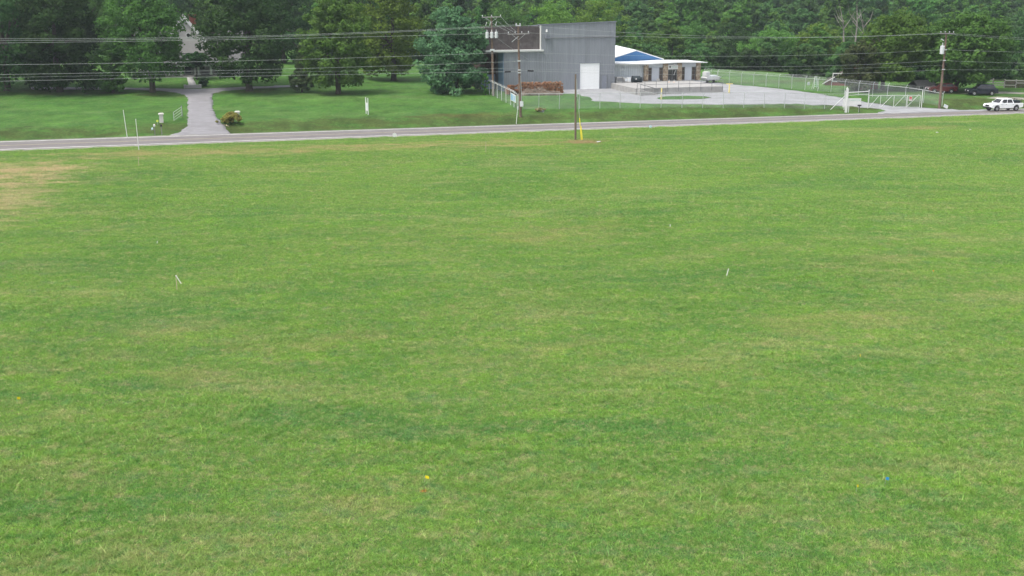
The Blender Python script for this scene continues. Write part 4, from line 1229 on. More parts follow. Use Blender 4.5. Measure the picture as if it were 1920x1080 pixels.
for nm, pts in (('dirt_track', [(1850, 184), (1870, 181.5), (1990, 188), (2000, 191), (1900, 186.5)]), ('dirt_track', [(1800, 176), (1880, 172), (1990, 177), (1990, 179), (1880, 175.5)])):
    drape(nm, pts, 'shoulder', 0.03, 1.2, seed=6)

# ------------------------------------------------------------------ utility poles and wires
def insul(mb, p, s=1.0):
    p = Vector(p)
    for k in range(3): mb.cyl(p + Vector((0, 0, 0.05 * k * s)), p + Vector((0, 0, (0.05 * k + 0.04) * s)), 0.075 * s, 0.045 * s, 8)
    mb.cyl(p + Vector((0, 0, -0.1 * s)), p, 0.025 * s, n=5)
def pole(p, h, r0, r1, label, lean=(0, 0), mat='pole_wood', group='utility poles'):
    t = thing('utility_pole', p, 0, label, 'utility pole', group)
    t.rotation_euler = (lean[1], lean[0], 0)
    MB().tube([(0, 0, -0.8), (0, 0, h * 0.5), (0, 0, h)], [r0, (r0 + r1) / 2, r1], 10).build('shaft', mat, t, smooth=False)
    return t
def add_arm(t, z, L, rz=ANG, off=-0.2, nins=4, brace=True):
    M = Matrix.Rotation(rz, 4, 'Z')
    a = MB().box(-L / 2, L / 2, off - 0.05, off + 0.06, z - 0.06, z + 0.07, M).build('crossarm', 'fence_grey', t)
    if brace:
        MB().bar(M @ Vector((-L * 0.3, off - 0.06, z - 0.05)), M @ Vector((0, off - 0.06, z - 0.75)), 0.03, 0.03).bar(M @ Vector((L * 0.3, off - 0.06, z - 0.05)), M @ Vector((0, off - 0.06, z - 0.75)), 0.03, 0.03).build('brace', 'galv', a)
    for k in range(nins):
        x = -L / 2 + 0.12 + (L - 0.24) * k / (nins - 1)
        m = MB(); insul(m, M @ Vector((x, off, z + 0.18))); m.build('insulator', 'insulator', a)
    return a
def transformer(t, x, y, z, mat='unit_white', s=1.0):
    m = MB().cyl((x, y, z), (x, y, z + 0.95 * s), 0.27 * s, n=12).cyl((x, y, z + 0.95 * s), (x, y, z + 1.02 * s), 0.29 * s, 0.2 * s, 12)
    c = m.build('transformer', 'insulator', t)
    b = MB(); b.cyl((x, y, z + 1.02 * s), (x, y, z + 1.4 * s), 0.05 * s, 0.035 * s, 6); b.cyl((x, y, z + 1.15 * s), (x, y, z + 1.19 * s), 0.09 * s, n=6); b.cyl((x, y, z + 1.28 * s), (x, y, z + 1.32 * s), 0.08 * s, n=6)
    b.build('bushing', 'insulator', c)
mk('unit_white', (0.62, 0.66, 0.66), 0.5, 0.05, 3)

P2 = G(976, 219); P2h = zat(P2.y, 47) - P2.z
p2 = pole(P2, P2h, 0.19, 0.12, 'tall brown utility pole with crossarm at the fence corner by road', (-0.028, 0))
a2z = zat(P2.y, 63.5) - P2.z
add_arm(p2, a2z, 2.9, ANG * 0.2, nins=4)
m = MB(); insul(m, (-0.25, -0.1, P2h + 0.05), 1.2); insul(m, (0.25, -0.1, P2h + 0.05), 1.2); m.box(-0.35, 0.35, -0.16, -0.04, P2h - 0.12, P2h - 0.02)
m.build('top_bracket', 'insulator', p2)
MB().box(-0.05, 0.42, -0.32, -0.2, 1.4, 2.1).build('meter_box', 'insulator', p2)
MB().cyl((0.2, -0.22, 2.1), (0.16, -0.2, 5.5), 0.03, n=5).build('conduit', 'galv', p2)
MB().bar((0.0, -0.15, a2z - 0.3), (-0.9, -0.5, a2z - 1.0), 0.06, 0.06).build('street_bracket', 'galv', p2)
for zz in (114, 131, 136):
    z = zat(P2.y, zz) - P2.z
    MB().box(-0.22, 0.22, -0.3, -0.15, z - 0.08, z + 0.08).build('cable_clamp', 'galv', p2)

P1 = at(925, 180, 178.0); P1 = gnd(P1.x, P1.y); P1h = zat(P1.y, 30) - P1.z
p1 = pole(P1, P1h, 0.2, 0.13, 'utility pole with three white transformers left of grey warehouse', (-0.02, 0))
add_arm(p1, P1h - 0.15, 3.0, ANG * 0.3, nins=3)
zt1 = zat(P1.y, 71) - P1.z
for k, x in enumerate((-0.72, 0.0, 0.68)):
    transformer(p1, x, -0.55, zt1, s=0.9)
MB().box(-1.0, 1.0, -0.3, -0.2, zt1 + 0.2, zt1 + 0.35).build('transformer_bracket', 'galv', p1)
for x in (-0.9, -0.3, 0.6):
    z = P1h - 1.4
    MB().bar((x, -0.25, z), (x + 0.18, -0.35, z + 0.55), 0.07, 0.07).build('fuse_cutout', 'insulator', p1)
zs = zat(P1.y, 95) - P1.z
MB().box(-0.35, 0.35, -0.3, -0.15, zs, zs + 0.25).build('cable_clamp', 'insulator', p1)

P3 = G(1761, 203.5); P3h = zat(P3.y, 61.5) - P3.z
p3 = pole(P3, P3h, 0.19, 0.12, 'weathered utility pole with single transformer by the right-hand fence end', (-0.0, 0))
add_arm(p3, P3h - 0.1, 2.2, ANG * 0.5, nins=4, brace=False)
transformer(p3, -0.42, -0.1, zat(P3.y, 101) - P3.z, s=1.15)
MB().bar((-0.3, -0.1, zat(P3.y, 76) - P3.z), (-0.75, -0.15, zat(P3.y, 73) - P3.z), 0.08, 0.12).build('fuse_cutout', 'insulator', p3)
for zz in (93, 113, 130):
    z = zat(P3.y, zz) - P3.z
    MB().box(-0.2, 0.2, -0.3, -0.15, z - 0.07, z + 0.07).build('cable_clamp', 'galv', p3)

P4 = G(1079, 262); P4h = zat(P4.y, 139) - P4.z
p4 = pole(P4, P4h, 0.13, 0.1, 'short bare pole standing on a dirt patch at the near roadside', (-0.012, 0), 'pole_new')
MB().cyl((0.12, -0.1, P4h - 2.6), (0.1, -0.1, P4h - 0.5), 0.025, n=5).build('conduit', 'galv', p4)
gw = thing('guy_wire', G(1090, 264), 0, 'steel guy wire with bright yellow guard beside the short bare pole', 'guy wire')
gp = G(1090, 264)
top = P4 + Vector((0.0, 0.0, P4h - 0.35)) - gp
MB().cyl((0, 0, -0.2), top, 0.018, n=5).build('strand', 'wire', gw)
MB().cyl((0.0, 0.0, 0.1), top * 0.36, 0.042, n=8).build('guard', 'yellow', gw)
MB().cyl((0.12, 0, 0.1), Vector((0.1, 0, 0.1)) + top * 0.22, 0.04, n=8).build('guard', 'yellow', gw)
MB().cyl((0, 0, -0.25), (0, 0, 0.14), 0.03, n=6).build('anchor_rod', 'galv', gw)

def wire(A, B, through, r, mat, label, name='overhead_wire', splices=()):
    """hanging line between two points, slack enough to pass the given sight line"""
    A, B = Vector(A), Vector(B)
    lo, hi = 0.0, 1.0
    f = lambda s: proj(A.lerp(B, s))[0]
    inc = f(1) > f(0)
    for _ in range(40):
        m_ = (lo + hi) / 2
        if (f(m_) < through[0]) == inc: lo = m_
        else: hi = m_
    s = lo; q = A.lerp(B, s)
    sag = (q.z - zat(q.y, through[1])) / (4 * s * (1 - s))
    n = 40
    pts = []
    for i in range(n + 1):
        k = i / n; p = A.lerp(B, k); p.z -= 4 * sag * k * (1 - k); pts.append(p - A)
    t = thing(name, A, 0, label, 'wire', 'overhead lines')
    MB().tube(pts, [r * 0.55] * (n + 1), 5).build('strand', mat, t)
    for k, L in splices:
        i = k * n; a = Vector(pts[int(i)]); b = Vector(pts[int(i) + 1]); d = (b - a).normalized()
        c = a.lerp(b, i - int(i))
        MB().cyl(c - d * L / 2, c + d * L / 2, 0.11, n=8).build('splice_case', 'black', t)
    return t
u2, t2 = ut(P2.x, P2.y); u3, t3 = ut(P3.x, P3.y)
PL = Vector((*xy(u2 - 100, t2), 0)); PL.z = P2.z
PR = Vector((*xy(u3 + 80, t3 - 1), 0)); PR.z = P3.z
def P_at(base, dx, py):
    return Vector((base.x + dx, base.y, zat(base.y, py)))
names = ['topmost', 'second highest', 'third highest']
for i, (dx, dy, yl) in enumerate(((-0.25, 46.0, 70.5), (0.25, 47.5, 73), (-1.3, 62.0, 76))):
    A = P_at(P2, dx - 0.2, dy)
    L_ = Vector((PL.x + dx * 0.3, PL.y, A.z + 0.25 - 0.35 * i * 0.6))
    wire(L_, A, (330, yl), 0.021, 'wire', f'{names[i]} of the power lines crossing in front of left-hand trees')
for i, (py, ys, nm) in enumerate(((97.5, 116.5, 'single line a third of the way down the left-hand trees'), (115, 134, 'pale cable below mid height of left-hand trees'), (128, 139, 'dim cable second from the bottom across left-hand trees'), (134, 145.5, 'lowest cable across the left-hand trees and house path'))):
    A = P_at(P2, -0.1, py)
    L_ = Vector((PL.x, PL.y, A.z + 0.1))
    wire(L_, A, (330, ys), (0.021, 0.021, 0.013, 0.021)[i], ('wire', 'wire', 'wire_pale', 'wire')[i], nm, splices=((0.983, 0.8),) if i == 3 else ())
for i, (dx, dy, mid, d3, p3y) in enumerate(((0.25, 47.0, 68.0, -0.9, 62.0), (0.9, 61.5, 71.0, 0.5, 62.5))):
    A = P_at(P2, dx, dy); B = P_at(P3, d3, p3y)
    wire(A, B, (1345, mid), 0.019, 'wire', ('upper', 'lower')[i] + ' of the paired power lines from corner pole past warehouse roof')
for i, (a, mid, b, nm) in enumerate(((98, 105.5, 93, 'line crossing the office roof height between the poles'), (114, 125.3, 113.5, 'line crossing just below the office roof between the poles'), (129, 132.5, 122, 'thin dim cable between corner pole and right pole'), (132, 140.5, 131, 'lowest cable between corner pole and right pole'))):
    A = P_at(P2, 0.1, a); B = P_at(P3, -0.05, b)
    wire(A, B, (1345, mid), (0.019, 0.019, 0.012, 0.019)[i], ('wire_pale', 'wire', 'wire_pale', 'cable')[i] if i < 3 else 'wire', nm, splices=((0.02, 0.8),) if i == 3 else ())
for i, (a, b, nm) in enumerate(((62, 70, 'upper power line leaving the right pole at frame edge'), (64, 73, 'lower power line leaving the right pole at frame edge'), (93, 97.5, 'middle line leaving the right pole at frame edge'), (113.5, 118, 'third line leaving the right pole at frame edge'), (130.5, 131, 'lowest cable leaving the right pole at frame edge'))):
    A = P_at(P3, 0.3 if i < 2 else 0.05, a)
    B = Vector((PR.x, PR.y, A.z + 0.3))
    wire(A, B, (1900, b), 0.018, 'wire' if i < 3 else 'wire_pale', nm)
for i, x in enumerate((-1.4, 0.1, 1.4)):
    A = P1 + Vector((x - 0.25, -0.2, P1h)); B = P2 + Vector((-1.3 + i * 0.45, -0.2, a2z + 0.2))
    a_, b_ = proj(A), proj(B)
    wire(A, B, ((a_[0] + b_[0]) / 2, (a_[1] + b_[1]) / 2 + 2.5), 0.016, 'wire', ('left', 'middle', 'right')[i] + ' service wire sloping from transformer pole to corner pole')
A = P1 + Vector((0.2, -0.2, zs + 2.2)); B = Vector((GB_O.x + 4.0, GB_O.y - 0.2, zat(GB_O.y, 112)))
wire(A, B, ((proj(A)[0] + proj(B)[0]) / 2, (proj(A)[1] + proj(B)[1]) / 2 + 1), 0.02, 'wire_pale', 'service cable dropping from transformer pole to warehouse wall')

# ------------------------------------------------------------------ vehicles
def sprism(m, prof, y0, y1, inset=0.0):
    n = len(prof)
    vs = [(x, y0, z) for x, z in prof] + [(x, y1, z) for x, z in prof]
    return m.add(vs, [(i, (i + 1) % n, n + (i + 1) % n, n + i) for i in range(n)] + [tuple(reversed(range(n))), tuple(range(n, 2 * n))])
def arch(cx, r, z0, n=8):
    return [(cx - r * math.cos(a), z0 + r * math.sin(a)) for a in np.linspace(0, math.pi, n)]
def loft(m, bot, top):
    """frustum between two quads (x0,x1,halfwidth,z)"""
    q = []
    for (x0, x1, w0, w1, z) in (bot, top):
        q += [(x0, -w0, z), (x1, -w1, z), (x1, w1, z), (x0, w0, z)]
    return m.add(q, [(0, 3, 2, 1), (4, 5, 6, 7), (0, 1, 5, 4), (1, 2, 6, 5), (2, 3, 7, 6), (3, 0, 4, 7)])
def wheel(t, x, y, r, w=0.24):
    s = 1 if y > 0 else -1
    o = MB().cyl((x, y - s * w, r), (x, y, r), r, n=20).build('wheel', 'tyre', t, bevel=0.03)
    MB().cyl((x, y + s * 0.003, r), (x, y + s * 0.02, r), r * 0.58, r * 0.5, 14).build('rim', 'rim', o)
def quad_on(bot, top, side, k0, k1, z0, z1, off):
    """pane lying on a lofted flank: k along x, z fractions"""
    def pt(k, f):
        x0 = bot[0] + (top[0] - bot[0]) * f; x1 = bot[1] + (top[1] - bot[1]) * f
        w0 = bot[2] + (top[2] - bot[2]) * f; w1 = bot[3] + (top[3] - bot[3]) * f
        return (x0 + (x1 - x0) * k, side * (w0 + (w1 - w0) * k + off), bot[4] + (top[4] - bot[4]) * f)
    a = [pt(k0, z0), pt(k1, z0), pt(k1, z1), pt(k0, z1)]
    b = [(x, y - side * 0.02, z) for x, y, z in a]
    return MB().add(a + b, [(0, 1, 2, 3), (7, 6, 5, 4), (0, 4, 5, 1), (1, 5, 6, 2), (2, 6, 7, 3), (3, 7, 4, 0)])
def vehicle(t, paint, L, wid, zb, belt_f, belt_r, hood_x, cab, roof, r, wx, bed=None, nose=0.12, dark_trim=True):
    """front towards -x. cab = (x0,x1,w) at belt, roof = (x0,x1,w,z)"""
    h = wid / 2
    wf, wr_ = wx
    prof = [(nose * 0.3, zb + 0.08), (0, zb + 0.3), (nose * 0.35, belt_f - 0.14), (nose * 1.6, belt_f - 0.03), (hood_x, belt_f + 0.06)]
    prof += [(cab[1] + 0.02, belt_r), (L - 0.04, belt_r + 0.0), (L, belt_r - 0.12), (L - 0.03, zb + 0.12)]
    prof += list(reversed([(x, z) for x, z in arch(wr_, r + 0.09, zb)])) + list(reversed(arch(wf, r + 0.09, zb)))
    m = MB(); sprism(m, prof, -h, h)
    body = m.build('body', paint, t, bevel=0.035)
    bot = (cab[0], cab[1], cab[2], cab[2], (belt_f + belt_r) / 2 + 0.02)
    top = (roof[0], roof[1], roof[2], roof[2], roof[3])
    m = MB(); loft(m, bot, top)
    m.build('cabin', paint, t, bevel=0.05)
    for s in (-1, 1):
        npane = 2
        kk = ((0.10, 0.48), (0.53, 0.92))
        for k0, k1 in kk:
            quad_on(bot, top, s, k0, k1, 0.12, 0.84, 0.014).build('side_window', 'glass_dark', t)
    def endpane(f, name):
        x_b, x_t = (bot[0], top[0]) if f else (bot[1], top[1])
        o = -0.014 if f else 0.014
        pts = []
        for fz, in ((0.12,), (0.88,)):
            x = x_b + (x_t - x_b) * fz + o; w = (bot[2] + (top[2] - bot[2]) * fz) * 0.88; z = bot[4] + (top[4] - bot[4]) * fz
            pts += [(x, -w, z), (x, w, z)]
        a = [pts[0], pts[1], pts[3], pts[2]]; b = [(x - o * 1.5, y, z) for x, y, z in a]
        MB().add(a + b, [(0, 1, 2, 3), (7, 6, 5, 4), (0, 4, 5, 1), (1, 5, 6, 2), (2, 6, 7, 3), (3, 7, 4, 0)]).build(name, 'glass_dark', t)
    endpane(True, 'windscreen'); endpane(False, 'rear_window')
    for x in wx:
        for s in (-1, 1): wheel(t, x, s * (h + 0.01), r)
    for s in (-1, 1):
        MB().box(-0.02, 0.12, s * (h - 0.42) - 0.16, s * (h - 0.42) + 0.26 * s + 0.0 if False else s * (h - 0.42) + 0.16, belt_f - 0.3, belt_f - 0.13).build('headlight', 'lamp_clear', t)
        MB().box(L - 0.06, L + 0.012, s * (h - 0.16) - 0.09, s * (h - 0.16) + 0.09, belt_r - 0.42, belt_r - 0.1).build('tail_light', 'lamp_red', t)
        MB().box(cab[0] + 0.25, cab[0] + 0.4, s * (h + 0.1) - 0.09, s * (h + 0.1) + 0.09, bot[4] + 0.02, bot[4] + 0.2).build('mirror', paint, t)
        for x in ((cab[0] + cab[1]) / 2, cab[1] - 0.1):
            MB().box(x - 0.22, x - 0.08, s * (h + 0.012) - 0.012, s * (h + 0.012) + 0.012, belt_r - 0.16, belt_r - 0.12).build('door_handle', 'black', t)
    MB().box(-0.02, 0.06, -h * 0.42, h * 0.42, belt_f - 0.36, belt_f - 0.12).build('grille', 'black', t)
    MB().box(-0.05, 0.1, -h * 0.96, h * 0.96, zb + 0.0, zb + 0.2).build('bumper', 'black', t, bevel=0.03)
    MB().box(L - 0.1, L + 0.06, -h * 0.95, h * 0.95, zb + 0.06, zb + 0.24).build('rear_bumper', 'black' if dark_trim else 'galv', t, bevel=0.03)
    MB().box(wf + r, wr_ - r, -h * 0.8, h * 0.8, zb - 0.08, zb + 0.05).build('underbody', 'black', t)
    return body
def road_point(px, tt):
    u = 0.0; lo, hi = -50, 250
    for _ in range(50):
        m_ = (lo + hi) / 2; x, y = xy(m_, tt)
        if proj((x, y, tz(x, y)))[0] < px: lo = m_
        else: hi = m_
    return Vector((*xy(lo, tt), 0))
def pickup():
    p = road_point(1850, 4.7); p.z = tz(p.x, p.y) + 0.022
    t = thing('pickup_truck', p, ANG - 0.02, 'white four-door pickup truck driving on the road at right', 'truck')
    vehicle(t, 'car_white', 5.4, 1.9, 0.46, 1.08, 1.14, 1.55, (1.35, 3.85, 0.88), (2.0, 3.55, 0.68, 1.80), 0.39, (0.98, 4.25))
    MB().box(3.95, 5.25, -0.72, 0.72, 1.1, 1.155).build('bed_floor', 'black', t)
    rk = MB()
    for s in (-1, 1):
        rk.bar((3.95, s * 0.75, 1.78), (5.3, s * 0.75, 1.62), 0.05, 0.05).bar((4.3, s * 0.78, 1.14), (4.3, s * 0.75, 1.74), 0.05, 0.05).bar((5.15, s * 0.78, 1.14), (5.15, s * 0.75, 1.64), 0.05, 0.05)
    for x in (4.0, 4.4, 4.8, 5.2): rk.bar((x, -0.75, 1.77 - (x - 4) * 0.12), (x, 0.75, 1.77 - (x - 4) * 0.12), 0.05, 0.05)
    rk.build('bed_rack', 'black', t)
    MB().box(4.0, 5.1, -0.65, 0.65, 1.157, 1.5).build('load_cover', 'bin_dark', t, bevel=0.06)
    MB().box(0.5, 1.2, -0.3, 0.3, 1.13, 1.19).build('hood_scoop', 'car_white', t, bevel=0.02)
pickup()
def parked(px, py, rz, paint, label, L=4.7, tall=1.65, name='parked_car'):
    p = G(px, py); t = thing(name, p, rz, label, 'car', 'cars parked under the maples')
    vehicle(t, paint, L, 1.85, 0.34, 0.98, 1.06, 1.35, (1.15, L - 0.25, 0.86), (1.95, L - 0.75, 0.64, tall), 0.34, (0.92, L - 0.95))
parked(1737, 174.5, ANG - 0.25, 'car_red', 'dark red car parked under the trees, partly behind utility pole', 4.6, 1.55)
parked(1811.5, 178.5, ANG - 0.3, 'car_navy', 'dark navy car parked on the grass under the big maple', 4.6, 1.7)

# ------------------------------------------------------------------ roadside and lawn things
def h_sign():
    p = G(688.5, 214)
    t = thing('lawn_sign', p, -1.22, 'tall white two-post sign standing on the lawn, seen nearly edge-on', 'sign')
    hh = zat(p.y, 183) - p.z
    for s in (-1, 1): MB().box(s * 0.62 - 0.055, s * 0.62 + 0.055, -0.055, 0.055, -0.3, hh).build('post', 'white_board', t)
    MB().box(-0.56, 0.56, -0.025, 0.025, 0.45, hh * 0.68).build('panel', 'white_board', t)
    MB().box(-0.4, 0.4, -0.032, -0.026, 0.9, hh * 0.6).build('print', 'metal_white', t)
h_sign()
def pillar(px, py, hpx, label):
    p = G(px, py); h = hpx * mpp(p) * 1.02
    t = thing('gate_pillar', p, ANG, label, 'pillar', 'driveway pillars')
    w = 0.46; bl, bh = 0.23, 0.115
    MB().box(-w / 2 + 0.03, w / 2 - 0.03, -w / 2 + 0.03, w / 2 - 0.03, -0.3, h - 0.12).build('core', 'white_brick', t)
    me = MB().box(0, bl - 0.012, 0, 0.05, 0, bh - 0.012)
    first = None
    n = int((h - 0.12) / bh)
    for r in range(n):
        for side in range(4):
            for c in range(2):
                if first is None: o = me.build('brick', 'white_brick', t); first = o.data
                else: o = obj_from('brick', first, t)
                o.matrix_local = Matrix.Rotation(side * math.pi / 2, 4, 'Z') @ Matrix.Translation((-w / 2 + c * bl + 0.006, -w / 2 - 0.012 + (0.004 if (r + c) % 2 else 0), r * bh))
    MB().box(-0.34, 0.34, -0.34, 0.34, h - 0.118, h - 0.04).build('cap', 'white_brick', t)
    MB().box(-0.26, 0.26, -0.26, 0.26, h - 0.038, h + 0.03).build('cap_slab', 'white_brick', t)
pillar(303, 230, 17, 'white painted brick pillar left of the driveway behind mailboxes')
pillar(446, 224.5, 15.5, 'white painted brick pillar right of the driveway behind yellowish bush')
def farm_gate():
    a = G(326.5, 230); b = G(341.5, 219)
    d = b - a; L = d.to_2d().length
    t = thing('farm_gate', a, math.atan2(d.y, d.x), 'grey tubular farm gate standing open left of the driveway', 'gate')
    for k in range(4):
        MB().cyl((0, 0, 0.3 + 0.33 * k), (L, 0, 0.3 + 0.33 * k + d.z), 0.026, n=6).build('bar', 'galv', t)
    for x in (0, L): MB().cyl((x, 0, 0.24), (x, 0, 1.34 + d.z * x / L), 0.035, n=6).build('upright', 'galv', t)
    MB().cyl((L + 0.1, 0, -0.2), (L + 0.1, 0, 1.6), 0.06, n=6).build('hinge_post', 'rail_steel', t)
farm_gate()
def mailbox(px, py, h, matb, label, second=False, mat2='white_board'):
    p = G(px, py); t = thing('mailbox', p, ANG, label, 'mailbox', 'mailboxes by the driveway')
    MB().box(-0.05, 0.05, -0.05, 0.05, -0.2, h).build('post', 'fence_grey', t)
    def box_(z, mat):
        prof = [(-0.28, z), (0.28, z), (0.28, z + 0.14)] + [(0.28 - 0.0, z + 0.14)]
        m = MB(); pr = [(-0.11, z), (0.11, z), (0.11, z + 0.13)] + [(0.11 * math.cos(a), z + 0.13 + 0.1 * math.sin(a)) for a in np.linspace(0.3, 2.85, 6)] + [(-0.11, z + 0.13)]
        vs = [(y, x, zz) for y, zz in pr for x in (0,)]
        n = len(pr)
        m.add([(a, -0.32, b) for a, b in pr] + [(a, 0.22, b) for a, b in pr], [(i, (i + 1) % n, n + (i + 1) % n, n + i) for i in range(n)] + [tuple(reversed(range(n))), tuple(range(n, 2 * n))])
        b = m.build('box', mat, t)
        MB().box(0.115, 0.13, -0.2, -0.16, z + 0.1, z + 0.3).build('flag', 'sign_red', b)
    box_(h + 0.003, matb)
    if second:
        MB().box(-0.4, -0.055, -0.05, 0.05, h * 0.55, h * 0.6).build('side_arm', 'fence_grey', t)
        m = MB().cyl((-0.25, -0.3, h * 0.62 + 0.11), (-0.25, 0.2, h * 0.62 + 0.11), 0.11, n=10).build('paper_tube', mat2, t)
mailbox(290.5, 253, 1.05, 'white_board', 'white mailbox with newspaper tube on post left of driveway', True, 'light_blue')
mailbox(303.5, 252.5, 1.0, 'black', 'dark mailbox on thin post just right of the white one')
p = G(295.5, 234)
t = thing('marker_disc', p, 0, 'small pale yellow reflector on stick between pillar and mailboxes', 'marker')
MB().cyl((0, 0, -0.2), (0, 0, 0.4), 0.02, n=5).build('stick', 'galv', t)
MB().cyl((0, -0.03, 0.48), (0, -0.01, 0.48), 0.14, n=10).build('disc', 'lime_cap', t)
def rod(px, py, pyt, label, lean):
    p = G(px, py); h = zat(p.y, pyt) - p.z
    t = thing('marker_rod', p, 0, label, 'marker post', 'white roadside rods')
    t.rotation_euler = (0, lean, 0)
    MB().cyl((0, 0, -0.2), (0, 0, h), 0.045, 0.035, 6).build('rod', 'white_board', t)
    MB().cyl((0, 0, h), (0, 0, h + 0.05), 0.05, n=6).build('cap', 'white_board', t)
rod(238.5, 257, 207, 'taller slim white rod leaning left on the far roadside verge', -0.06)
rod(260.5, 281.5, 224, 'slim white rod on the near roadside verge', -0.02)
rod(968, 232, 200, 'thin pale rod leaning at the foot of the corner utility pole', 0.09)
def yard_marker(px, py, w, h, label, mat):
    p = G(px, py); t = thing('yard_sign', p, ANG * 0.5, label, 'sign', 'small roadside signs')
    for s in (-1, 1): MB().cyl((s * w * 0.3, 0, -0.15), (s * w * 0.3, 0, 0.3), 0.012, n=4).build('wire_leg', 'galv', t)
    m = MB(); pts = [(w / 2 * math.cos(a) * (1.0 if k % 2 else 0.86), 0.25 + h / 2 + h / 2 * math.sin(a)) for k, a in enumerate(np.linspace(0, 2 * math.pi, 9)[:-1])]
    sprism(m, pts, -0.03, 0.03); m.build('panel', mat, t)
yard_marker(740, 261, 0.55, 0.5, 'small bright white sign at the near road edge below lawn sign', 'white_board')
yard_marker(1219.5, 243, 0.42, 0.28, 'small pale blue sign at the near road edge right of the bare pole', 'light_blue')
def scrap(px, py, label, w=0.3, mat='white_board'):
    p = G(px, py); t = thing('paper_scrap', p, random.Random(px).uniform(0, 3), label, 'litter', 'litter on the verge')
    rnd = random.Random(py); V = []; n = 5
    for i in range(n):
        for j in range(n): V.append(((i / (n - 1) - 0.5) * w, (j / (n - 1) - 0.5) * w * 0.6, 0.05 + rnd.uniform(0, 0.09)))
    fs = [(i * n + j, i * n + j + 1, (i + 1) * n + j + 1, (i + 1) * n + j) for i in range(n - 1) for j in range(n - 1)]
    MB().add(V, fs).build('sheet', mat, t)
scrap(1122.5, 267, 'scrap of white paper right of the dirt patch', 0.45)
scrap(1757, 249.5, 'white scrap on the verge below the right utility pole', 0.3)
scrap(1819, 244, 'pale scrap on the verge below the pickup truck', 0.22)
scrap(411, 228.5, 'white scrap at the right edge of the driveway', 0.3)
def stick(px, py):
    p = G(px, py); t = thing('fallen_branch', p, -0.5, 'pale fallen branch on the grass below the yellowish bush', 'branch')
    MB().tube([(-0.6, 0.3, 0.06), (-0.35, -0.2, 0.12), (0.0, -0.5, 0.09), (0.6, -0.7, 0.06)], [0.03, 0.04, 0.035, 0.015], 6).build('limb', 'stake_wood', t)
    MB().tube([(-0.35, -0.2, 0.12), (-0.5, -0.55, 0.16)], [0.025, 0.01], 5).build('twig', 'stake_wood', t)
stick(430, 236)

# ---- survey stakes and flags in the field
def stake(px, py, h, label, ribbon=True, lean=0.0, mat='stake_wood'):
    p = G(px, py); t = thing('survey_stake', p, 0.3, label, 'stake', 'survey stakes in the field')
    t.rotation_euler = (0, lean, 0.2)
    MB().box(-0.022, 0.022, -0.012, 0.012, -0.2, h).build('lath', mat, t)
    if ribbon:
        r = MB(); pts = [(0.02, h - 0.03), (0.10, h - 0.2), (0.18, h - 0.36), (0.27, h - 0.52)]
        for (x0, z0), (x1, z1) in zip(pts[:-1], pts[1:]):
            r.bar((x0, -0.03, z0), (x1, -0.03, z1), 0.012, 0.05)
        r.build('ribbon', 'ribbon', t)
        MB().box(-0.035, 0.035, -0.025, 0.025, h - 0.06, h - 0.01).build('knot', 'ribbon', t)
stake(332, 544, 0.92, 'pale survey stake with loose white ribbon in left half of the field')
stake(1362, 518, 0.5, 'slim white stake leaning right in the right half of the field', False, 0.25, 'ribbon')
stake(1256.5, 425.5, 0.2, 'tiny white stake in the middle distance right of centre', False, 0.0, 'ribbon')
stake(294, 457, 0.2, 'tiny white stake beyond the ribboned stake at left', False, 0.3, 'ribbon')
stake(260.5, 311, 0.95, 'wooden survey stake near the road below the white rods', False)
stake(911, 286, 1.15, 'thin wooden stake near the road left of the bare pole', False)
def flag(px, py, mat, label, s=1.0, rz=0.3):
    p = G(px, py); t = thing('survey_flag', p, rz, label, 'flag', 'survey flags in the grass')
    MB().cyl((0, 0, -0.1), (0.02, 0, 0.3), 0.004, n=4).build('wire_staff', 'galv', t)
    V = []; n = 5
    for i in range(n):
        for j in range(3):
            x = i / (n - 1) * 0.15 * s; V.append((0.02 + x, 0.02 * math.sin(i * 1.3), 0.3 - j * 0.055 * s - x * 0.25))
    fs = [(i * 3 + j, i * 3 + j + 1, (i + 1) * 3 + j + 1, (i + 1) * 3 + j) for i in range(n - 1) for j in range(2)]
    MB().add(V, fs).build('flag', mat, t)
flag(796, 906, 'flag_yellow', 'yellow survey flag in the near field beside a reddish soil spot', 1.0)
flag(1605, 924, 'flag_yellow', 'yellow survey flag left of the blue flag', 0.9, 0.9)
flag(1659, 909, 'flag_blue', 'blue survey flag in the lower right field', 1.0, 0.5)
flag(1612, 676, 'flag_yellow', 'yellow survey flag midway up the right side of field', 1.0, 1.2)
flag(32, 757, 'flag_yellow', 'yellow survey flag at the left edge of field', 1.0, 1.0)
flag(1748, 515, 'flag_orange', 'small orange survey flag far right in the middle field', 0.8, 0.8)

